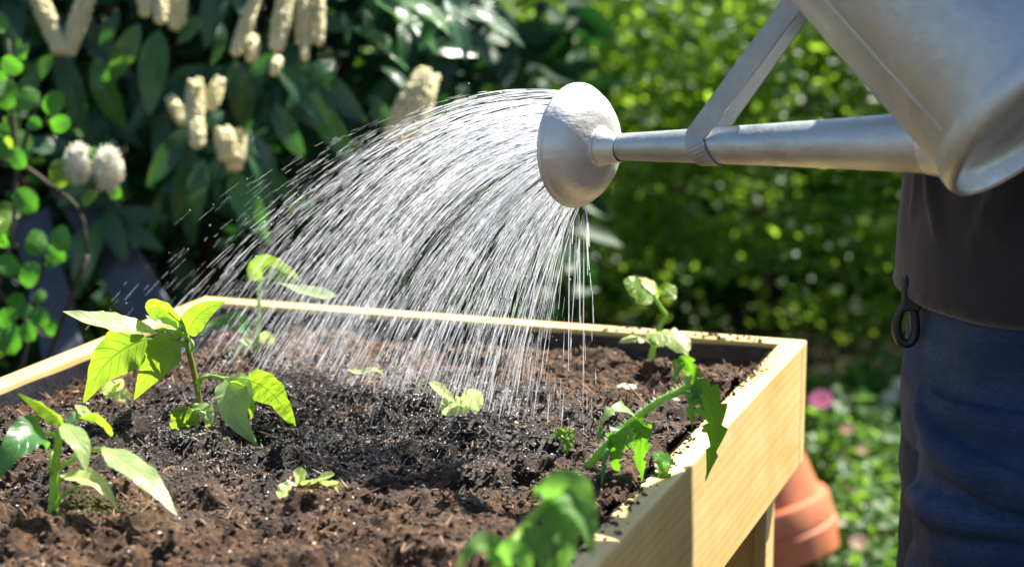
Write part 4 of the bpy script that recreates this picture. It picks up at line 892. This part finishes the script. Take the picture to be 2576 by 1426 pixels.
# ------------------------------------------------------------------ cherry laurel
LL = [round_leaf_mesh('lance', .125, .042, 'laurel', fold=.22, nu=12, nv=6, droop=.15) for _ in range(5)]
LLb = [round_leaf_mesh('lance', .125, .044, 'laurel_b', fold=.25, nu=12, nv=6, droop=.2) for _ in range(3)]
la = empty('laurel_bush', Vector((-.55, 3.5, 0)), 'large dark laurel bush with cream flower candles behind the left of the bed', 'bush')
dl = 3.1
man = [((400, 75), (372, 268), 66), ((350, 60), (278, 205), 62), ((240, 140), (298, 322), 66), ((165, 145), (205, 330), 60), ((135, 140), (45, 225), 50), ((420, 205), (505, 165), 46), ((475, 320), (376, 458), 58), ((485, 370), (447, 562), 58), ((512, 400), (484, 562), 56), ((580, 430), (664, 592), 66),
       ((590, 150), (622, 335), 80), ((715, 135), (610, 195), 60), ((745, 165), (912, 292), 76), ((700, 170), (830, 305), 66), ((860, 30), (880, 112), 56), ((915, 20), (935, 110), 44), ((940, 0), (1112, 102), 60), ((880, 70), (1030, 146), 46), ((1000, 0), (1180, 90), 50), ((1120, 0), (1182, 135), 44), ((1150, 20), (1322, 92), 44), ((1090, 30), (1060, 120), 40),
       ((640, 60), (600, 130), 60), ((840, 150), (720, 260), 60), ((690, 260), (760, 400), 60), ((800, 260), (880, 400), 64), ((930, 240), (1000, 340), 50), ((960, 170), (1040, 230), 44), ((520, 40), (440, 110), 50), ((560, 60), (540, 160), 56), ((300, 30), (250, 120), 50), ((20, 60), (60, 190), 60), ((100, 180), (20, 300), 50), ((660, 420), (760, 520), 56), ((560, 280), (500, 330), 44), ((1010, 60), (1020, 150), 40)]
cnt = 0
for (b_, tp2, w) in man:
    dz_ = rnd.uniform(-.08, .10); p0 = P(*b_, dl+dz_); p1 = P(*tp2, dl+dz_+rnd.uniform(-.05, .02)); dv = p1-p0
    glossy = b_[0] > 820 and b_[1] < 240
    put_leaf(rnd.choice(LLb if rnd.random() < .35 else LL), la, p0, dv, GLARE if glossy else (rnd.gauss(0, .35), -1, rnd.uniform(0, .8)), dv.length/.125*1.05); cnt += 1
whorls = []
for _ in range(34):
    x = rnd.uniform(-700, 1250); y = rnd.uniform(-150, 620)
    if x > 700 and y > 330: continue
    whorls.append((x, y, rnd.uniform(dl+.08, dl+.55)))
for (x, y, d_) in whorls:
    c = P(x, y, d_); ax_ = Vector((rnd.gauss(0, .5), -.6, rnd.uniform(.2, 1))).normalized()
    for k in range(7):
        th = 2*math.pi*k/7+rnd.random()*.5; v = ax_.orthogonal().normalized(); v = Matrix.Rotation(th, 3, ax_) @ v
        put_leaf(rnd.choice(LLb if rnd.random() < .15 else LL), la, c+Vector((0, 0, rnd.uniform(-.03, .03))), v*1.0+ax_*.15-ZU*.55, ax_, rnd.uniform(.75, 1.15)); cnt += 1
# remaining foliage of the bush, too many to tell apart
def foliage_np(nm, parent, ctr, size, mt, ndir, seed, shape='leaf', elong=2.6, spread=.6):
    r = np.random.default_rng(seed); k = len(ctr)
    base_ = np.array([[0, -.5, 0], [.5, -.12, .06], [.46, .18, .05], [0, .5, -.04], [-.46, .18, .05], [-.5, -.12, .06], [0, 0, -.05]]); base_[:, 0] /= elong
    tri = np.array([[6, 0, 1], [6, 1, 2], [6, 2, 3], [6, 3, 4], [6, 4, 5], [6, 5, 0]])
    nrm = np.asarray(ndir)[None]+r.normal(0, spread, (k, 3)); nrm /= np.linalg.norm(nrm, axis=1, keepdims=True)
    t_ = r.normal(0, 1, (k, 3)); t_ -= (t_*nrm).sum(1, keepdims=True)*nrm; t_ /= np.linalg.norm(t_, axis=1, keepdims=True); b_ = np.cross(t_, nrm)
    v = base_[None]*size[:, None, None]
    w = ctr[:, None]+v[..., 0:1]*b_[:, None]+v[..., 1:2]*t_[:, None]+v[..., 2:3]*nrm[:, None]
    f = (tri[None]+(np.arange(k)*7)[:, None, None]).reshape(-1, 3)
    if parent is not None: w = w-np.array(tuple(parent.location))
    uv = np.tile(np.stack([base_[:, 0]*elong+.5, base_[:, 1]+.5], -1), (k, 1))
    o = link(nm, npmesh(nm, w.reshape(-1, 3), f, True, uv), parent, mt); o['kind'] = 'stuff'; return o
K = 5200; th = rng.uniform(0, 6.28, K); rr_ = rng.random(K)**.4
cx = -.93+1.10*rr_*np.cos(th); cy = 3.95+.55*rr_*np.sin(th); cz = rng.uniform(.35, 1.65, K)
foliage_np('foliage', la, np.stack([cx, cy, cz], -1), rng.uniform(.09, .14, K), M['laurel_shaded'], (0, -.4, .7), 31)
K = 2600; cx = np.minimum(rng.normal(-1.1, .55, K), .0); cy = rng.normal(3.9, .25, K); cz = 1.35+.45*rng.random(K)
foliage_np('foliage', la, np.stack([cx, cy-.2, cz], -1), rng.uniform(.09, .13, K), M['laurel_shaded'], (0, -.2, .9), 32)
q = MB()
for k in range(16):
    x0 = -.62+rnd.gauss(0, .1); p1 = Vector((-.62+rnd.gauss(0, .6), 3.7+rnd.gauss(0, .3), rnd.uniform(1.2, 1.9))); q.tube(catmull([Vector((x0, 3.85, 0)), Vector((x0, 3.85, .3)).lerp(p1, .4)+Vector((0, 0, .1)), p1], 10), .016, .006, 6)
q.build('stem', M['bark'], la)
can_l = [((70, -70), (152, 132), 46), ((240, -70), (168, 136), 46), ((358, -60), (364, 38), 36), ((402, -60), (404, 56), 40), ((445, -60), (445, 72), 50), ((655, -40), (590, 136), 34), ((636, 95), (632, 150), 34), ((722, -30), (695, 126), 46), ((770, -40), (765, 112), 52), ((806, -30), (804, 112), 26), ((765, 100), (767, 150), 22),
         ((428, 248), (462, 308), 34), ((492, 205), (488, 318), 50), ((552, 200), (528, 276), 38), ((496, 305), (495, 368), 42), ((560, 325), (575, 400), 52), ((598, 330), (590, 426), 50), ((1078, 185), (998, 352), 84), ((1082, 200), (1045, 345), 50), ((700, 150), (690, 185), 26)]
for ci, (a_, b_, w) in enumerate(can_l):
    d_ = dl-.06+rnd.uniform(-.03, .05); p0, p1 = P(*a_, d_), P(*b_, d_-.01); ax_ = (p0-p1); ln_ = ax_.length; ax_.normalize(); q = MB(); r0 = w/2/FPX*d_
    q.tube(catmull([p1-ax_*.004, p1+ax_*ln_*.2, p1+ax_*ln_*1.02], 12), [r0*k_ for k_ in (.2, .6, .8, .86, .86, .84, .80, .76, .7, .6, .45, .12)], None, 12)
    nfl = int(360*ln_*w/5)
    nfl = max(150, min(2200, int(ln_*r0*300000))); ps = .0032 if w < 70 else .0044
    u1 = ax_.orthogonal().normalized(); u2 = ax_.cross(u1)
    for k in range(nfl):
        s_ = rnd.random(); th_ = rnd.uniform(0, 6.28); rr_ = r0*(.62+.38*math.sin(math.pi*min(1, s_*.8+.15)))*rnd.uniform(.94, 1.12); v = u1*math.cos(th_)+u2*math.sin(th_); c = p1+ax_*(ln_*s_)
        e_ = c+v*rr_+ax_*.002; t1 = v.orthogonal().normalized()*ps; t2 = v.cross(t1.normalized())*ps
        q.add([c+v*rr_*.4, e_+t1, e_+t2, e_-t1, e_-t2], [(0, 1, 2), (0, 2, 3), (0, 3, 4), (0, 4, 1), (1, 2, 3, 4)])
    q.build('flower_candle', M['cream'], la, smooth=True)

# ------------------------------------------------------------------ hedge behind
hd = empty('garden_hedge', Vector((1.0, 5.9, 0)), 'tall bright green leafy hedge across the background behind can and bed', 'hedge')
def hedge_pts(K, seed, y0, ydep, zlo, zhi, x0=-3.2, x1=4.2, clump=260, cs=.11, flat=.35):
    r = np.random.default_rng(seed); c = np.stack([r.uniform(x0, x1, clump), y0-ydep*r.random(clump), r.uniform(zlo, zhi, clump)], -1)
    i = r.integers(0, clump, K); p = c[i]+r.normal(0, 1, (K, 3))*np.array([cs, cs, cs*flat]); p[:, 2] -= .25*np.hypot(p[:, 0]-c[i, 0], p[:, 1]-c[i, 1])
    return p
foliage_np('foliage', hd, hedge_pts(60000, 41, 5.75, .45, .12, 1.5, clump=750, cs=.10), rng.uniform(.022, .045, 60000), M['hedge'], (.1, -.25, .8), 42, elong=1.9, spread=.45)
foliage_np('foliage', hd, hedge_pts(26000, 43, 5.30, .35, .35, 1.35, x0=.1, x1=4.0, clump=260, cs=.075), rng.uniform(.022, .045, 26000), M['hedge'], (.1, -.25, .8), 44, elong=1.9, spread=.45)
foliage_np('foliage', hd, hedge_pts(40000, 45, 6.6, .5, .05, 1.6, clump=800, cs=.14, flat=.8), rng.uniform(.03, .05, 40000), M['hedge_shaded'], (.1, -.5, .5), 46, elong=1.8)
q = MB()
for k in range(26):
    x0 = -3+7.2*k/25+rnd.gauss(0, .06); q.tube(catmull([Vector((x0, 5.95, 0)), Vector((x0+rnd.gauss(0, .08), 5.95+rnd.gauss(0, .08), .9)), Vector((x0+rnd.gauss(0, .15), 5.9, 1.35))], 8), .022, .008, 7)
q.build('trunk', M['bark'], hd)
q = MB()  # dense dead twiggy core of the hedge
V = []; F = []; nx, nz = 90, 30
for j in range(nz):
    for i in range(nx): V.append(Vector((-3.6+8.2*i/(nx-1), 6.75+.18*mnoise.noise(Vector((i*.31, j*.37, 2))), -.05+1.6*j/(nz-1))))
for j in range(nz-1):
    for i in range(nx-1): F.append((j*nx+i, j*nx+i+1, (j+1)*nx+i+1, (j+1)*nx+i))
nv0 = len(V); V += [v+Vector((0, .4, 0)) for v in V[:nv0]]; F += [tuple(nv0+i for i in f)[::-1] for f in F]
for i in range(nx-1): F.append(((nz-1)*nx+i, (nz-1)*nx+i+1, nv0+(nz-1)*nx+i+1, nv0+(nz-1)*nx+i))
q.add(V, F); q.build('twig_core', M['bark'], hd)

# leaning planks at the left
def lean(p0, p1, w, label):
    ax_ = (p1-p0); sdv = ax_.cross(FWD).normalized()*w; q = MB(); q.box(p0-sdv/2, ax_, sdv, FWD*.02)
    o = q.build('leaning_plank', M['slate'], None, smooth=False, bevel=.002); tag(o, label, 'plank', 'grey blue planks leaning at left'); return o
lean(P(470, 960, 3.0), P(170, 440, 3.35), .075, 'longer grey blue plank leaning behind the white flowers')
lean(P(205, 1100, 2.95), P(75, 540, 3.3), .065, 'shorter grey blue plank leaning at the left behind the round leaves')

# low plants behind the bed
def low_clump(nm, x, y, z, rad, hgt, K, mt, label, seed, elong=1.6, size=(.025, .05), group=None, cat='plant'):
    e = empty(nm, Vector((x, y, 0)), label, cat, group); r = np.random.default_rng(seed); th = r.uniform(0, 6.28, K); rr_ = rad*np.sqrt(r.random(K)); zz = z+hgt*r.random(K)*(1-.5*(rr_/rad)**2)
    f = foliage_np('leaf', e, np.stack([x+rr_*np.cos(th), y+rr_*np.sin(th), zz], -1), r.uniform(*size, K), mt, (.1, -.3, .9), seed+1, elong=elong, spread=.6)
    q = MB()
    for k in range(8): q.tube([Vector((x, y, 0)), Vector((x+rnd.gauss(0, rad*.5), y+rnd.gauss(0, rad*.5), z+hgt*.7))], .003, .002, 5)
    q.build('stem', M['stem_brown'], e); return e
def at(x, y, d): p = P(x, y, d); return p
for (x, y, d_, rad, hh, lab, mtn, seed) in ((2110, 1150, 4.55, .17, .22, 'lit green clump with a pink flower behind the far bed corner', 'under', 61), (2180, 1230, 4.45, .13, .16, 'yellow green clump of leaves right above the terracotta pot', 'under', 63), (2215, 1060, 5.0, .14, .20, 'clump with white blossoms beside the blue jeans', 'under', 65), (2200, 1380, 4.0, .20, .14, 'low green clump beside the lower edge of the pot', 'under', 67), (2040, 1010, 4.9, .12, .15, 'dim green tuft right behind the corner of the bed', 'under', 69), (2330, 1300, 4.2, .2, .2, 'green clump hidden mostly behind the person', 'under', 71)):
    c = P(x, y, d_); e = low_clump('flowering_plant', c.x, c.y, max(.0, c.z-hh/2), rad, hh, 520, M[mtn], lab, seed)
    if x == 2110:
        for k, (fx, fy, fr, mm) in enumerate(((2066, 1004, 34, 'pink_fl'), (2132, 1078, 20, 'palepink'), (2150, 1240, 22, 'palepink'))):
            fc = P(fx, fy, 4.3); q = MB()
            for j in range(12):
                th_ = 2*math.pi*j/12; v = Vector((math.cos(th_), 0, math.sin(th_)*.8)); v2 = Vector((-math.sin(th_), 0, math.cos(th_)*.8)); R_ = fr/FPX*4.3
                q.add([fc, fc+v*R_*.6+v2*R_*.28-Vector((0, .006, 0)), fc+v*R_+Vector((0, .004, 0)), fc+v*R_*.6-v2*R_*.28-Vector((0, .006, 0))], [(0, 1, 2, 3)])
            q.build('flower', M[mm], e)
            q = MB(); q.tube([fc, Vector((fc.x, fc.y+.02, 0))], .002, .002, 5); q.build('stem', M['stem'], e)
    if x in (2215, 2180, 2200):
        for (fx, fy, fr, mm) in {2215: ((2240, 1000, 26, 'white_fl'), (2262, 966, 22, 'white_fl'), (2215, 1035, 20, 'white_fl')), 2180: ((2236, 1270, 22, 'white_fl'), (2170, 1130, 16, 'palepink')), 2200: ((2160, 1362, 26, 'palepink'), (2120, 1310, 16, 'white_fl'))}[x]:
            fc = P(fx, fy, d_-.15); q = MB(); R_ = fr/FPX*d_
            for j in range(9):
                th_ = 2*math.pi*j/9; v = Vector((math.cos(th_), 0, math.sin(th_)*.9)); v2 = Vector((-math.sin(th_), 0, math.cos(th_)*.9))
                q.add([fc, fc+v*R_*.6+v2*R_*.32-Vector((0, .006, 0)), fc+v*R_+Vector((0, .004, 0)), fc+v*R_*.6-v2*R_*.32-Vector((0, .006, 0))], [(0, 1, 2, 3)])
            q.build('flower', M[mm], e)
K = 26000; gx = rng.uniform(-2.4, 3.2, K); gy = rng.uniform(3.6, 4.9, K); dens = fbm2((200, 200), 30, 3, seed=77)
keep = dens[(np.clip((gy-3.6)/2*199, 0, 199)).astype(int), (np.clip((gx+2.4)/5.6*199, 0, 199)).astype(int)] > .18
gx, gy = gx[keep], gy[keep]; K = len(gx)
gc = foliage_np('ground_cover', None, np.stack([gx, gy, .03+.10*rng.random(K)], -1), rng.uniform(.02, .04, K), M['under'], (0, -.3, .9), 79, elong=1.7, spread=.5)
tag(gc, 'low leafy ground cover on the earth behind the raised bed', 'ground cover', kind='stuff')
# yellowish stems and leaves under the laurel
gp = empty('grassy_plant', P(560, 900, 3.3), 'dim yellow green grassy plant under the laurel behind the left rim', 'plant'); gp.location.z = 0
q = MB()
for k in range(170):
    x = rnd.uniform(330, 1150); p0 = P(x, 1100, 3.35+rnd.uniform(-.1, .2)); p0.z = .15; hh = rnd.uniform(.25, .52); tip = p0+Vector((rnd.gauss(0, .09), rnd.gauss(0, .08), hh))
    leaf_geo(q, [p0, p0.lerp(tip, .5)+Vector((0, 0, .05)), tip], rnd.uniform(.008, .018), (rnd.gauss(0, .4), -1, .2), 'lance', nu=7, nv=2, fold=.3, quilt=0)
blades = q.build('blade', M['under'], gp); blades['kind'] = 'stuff'
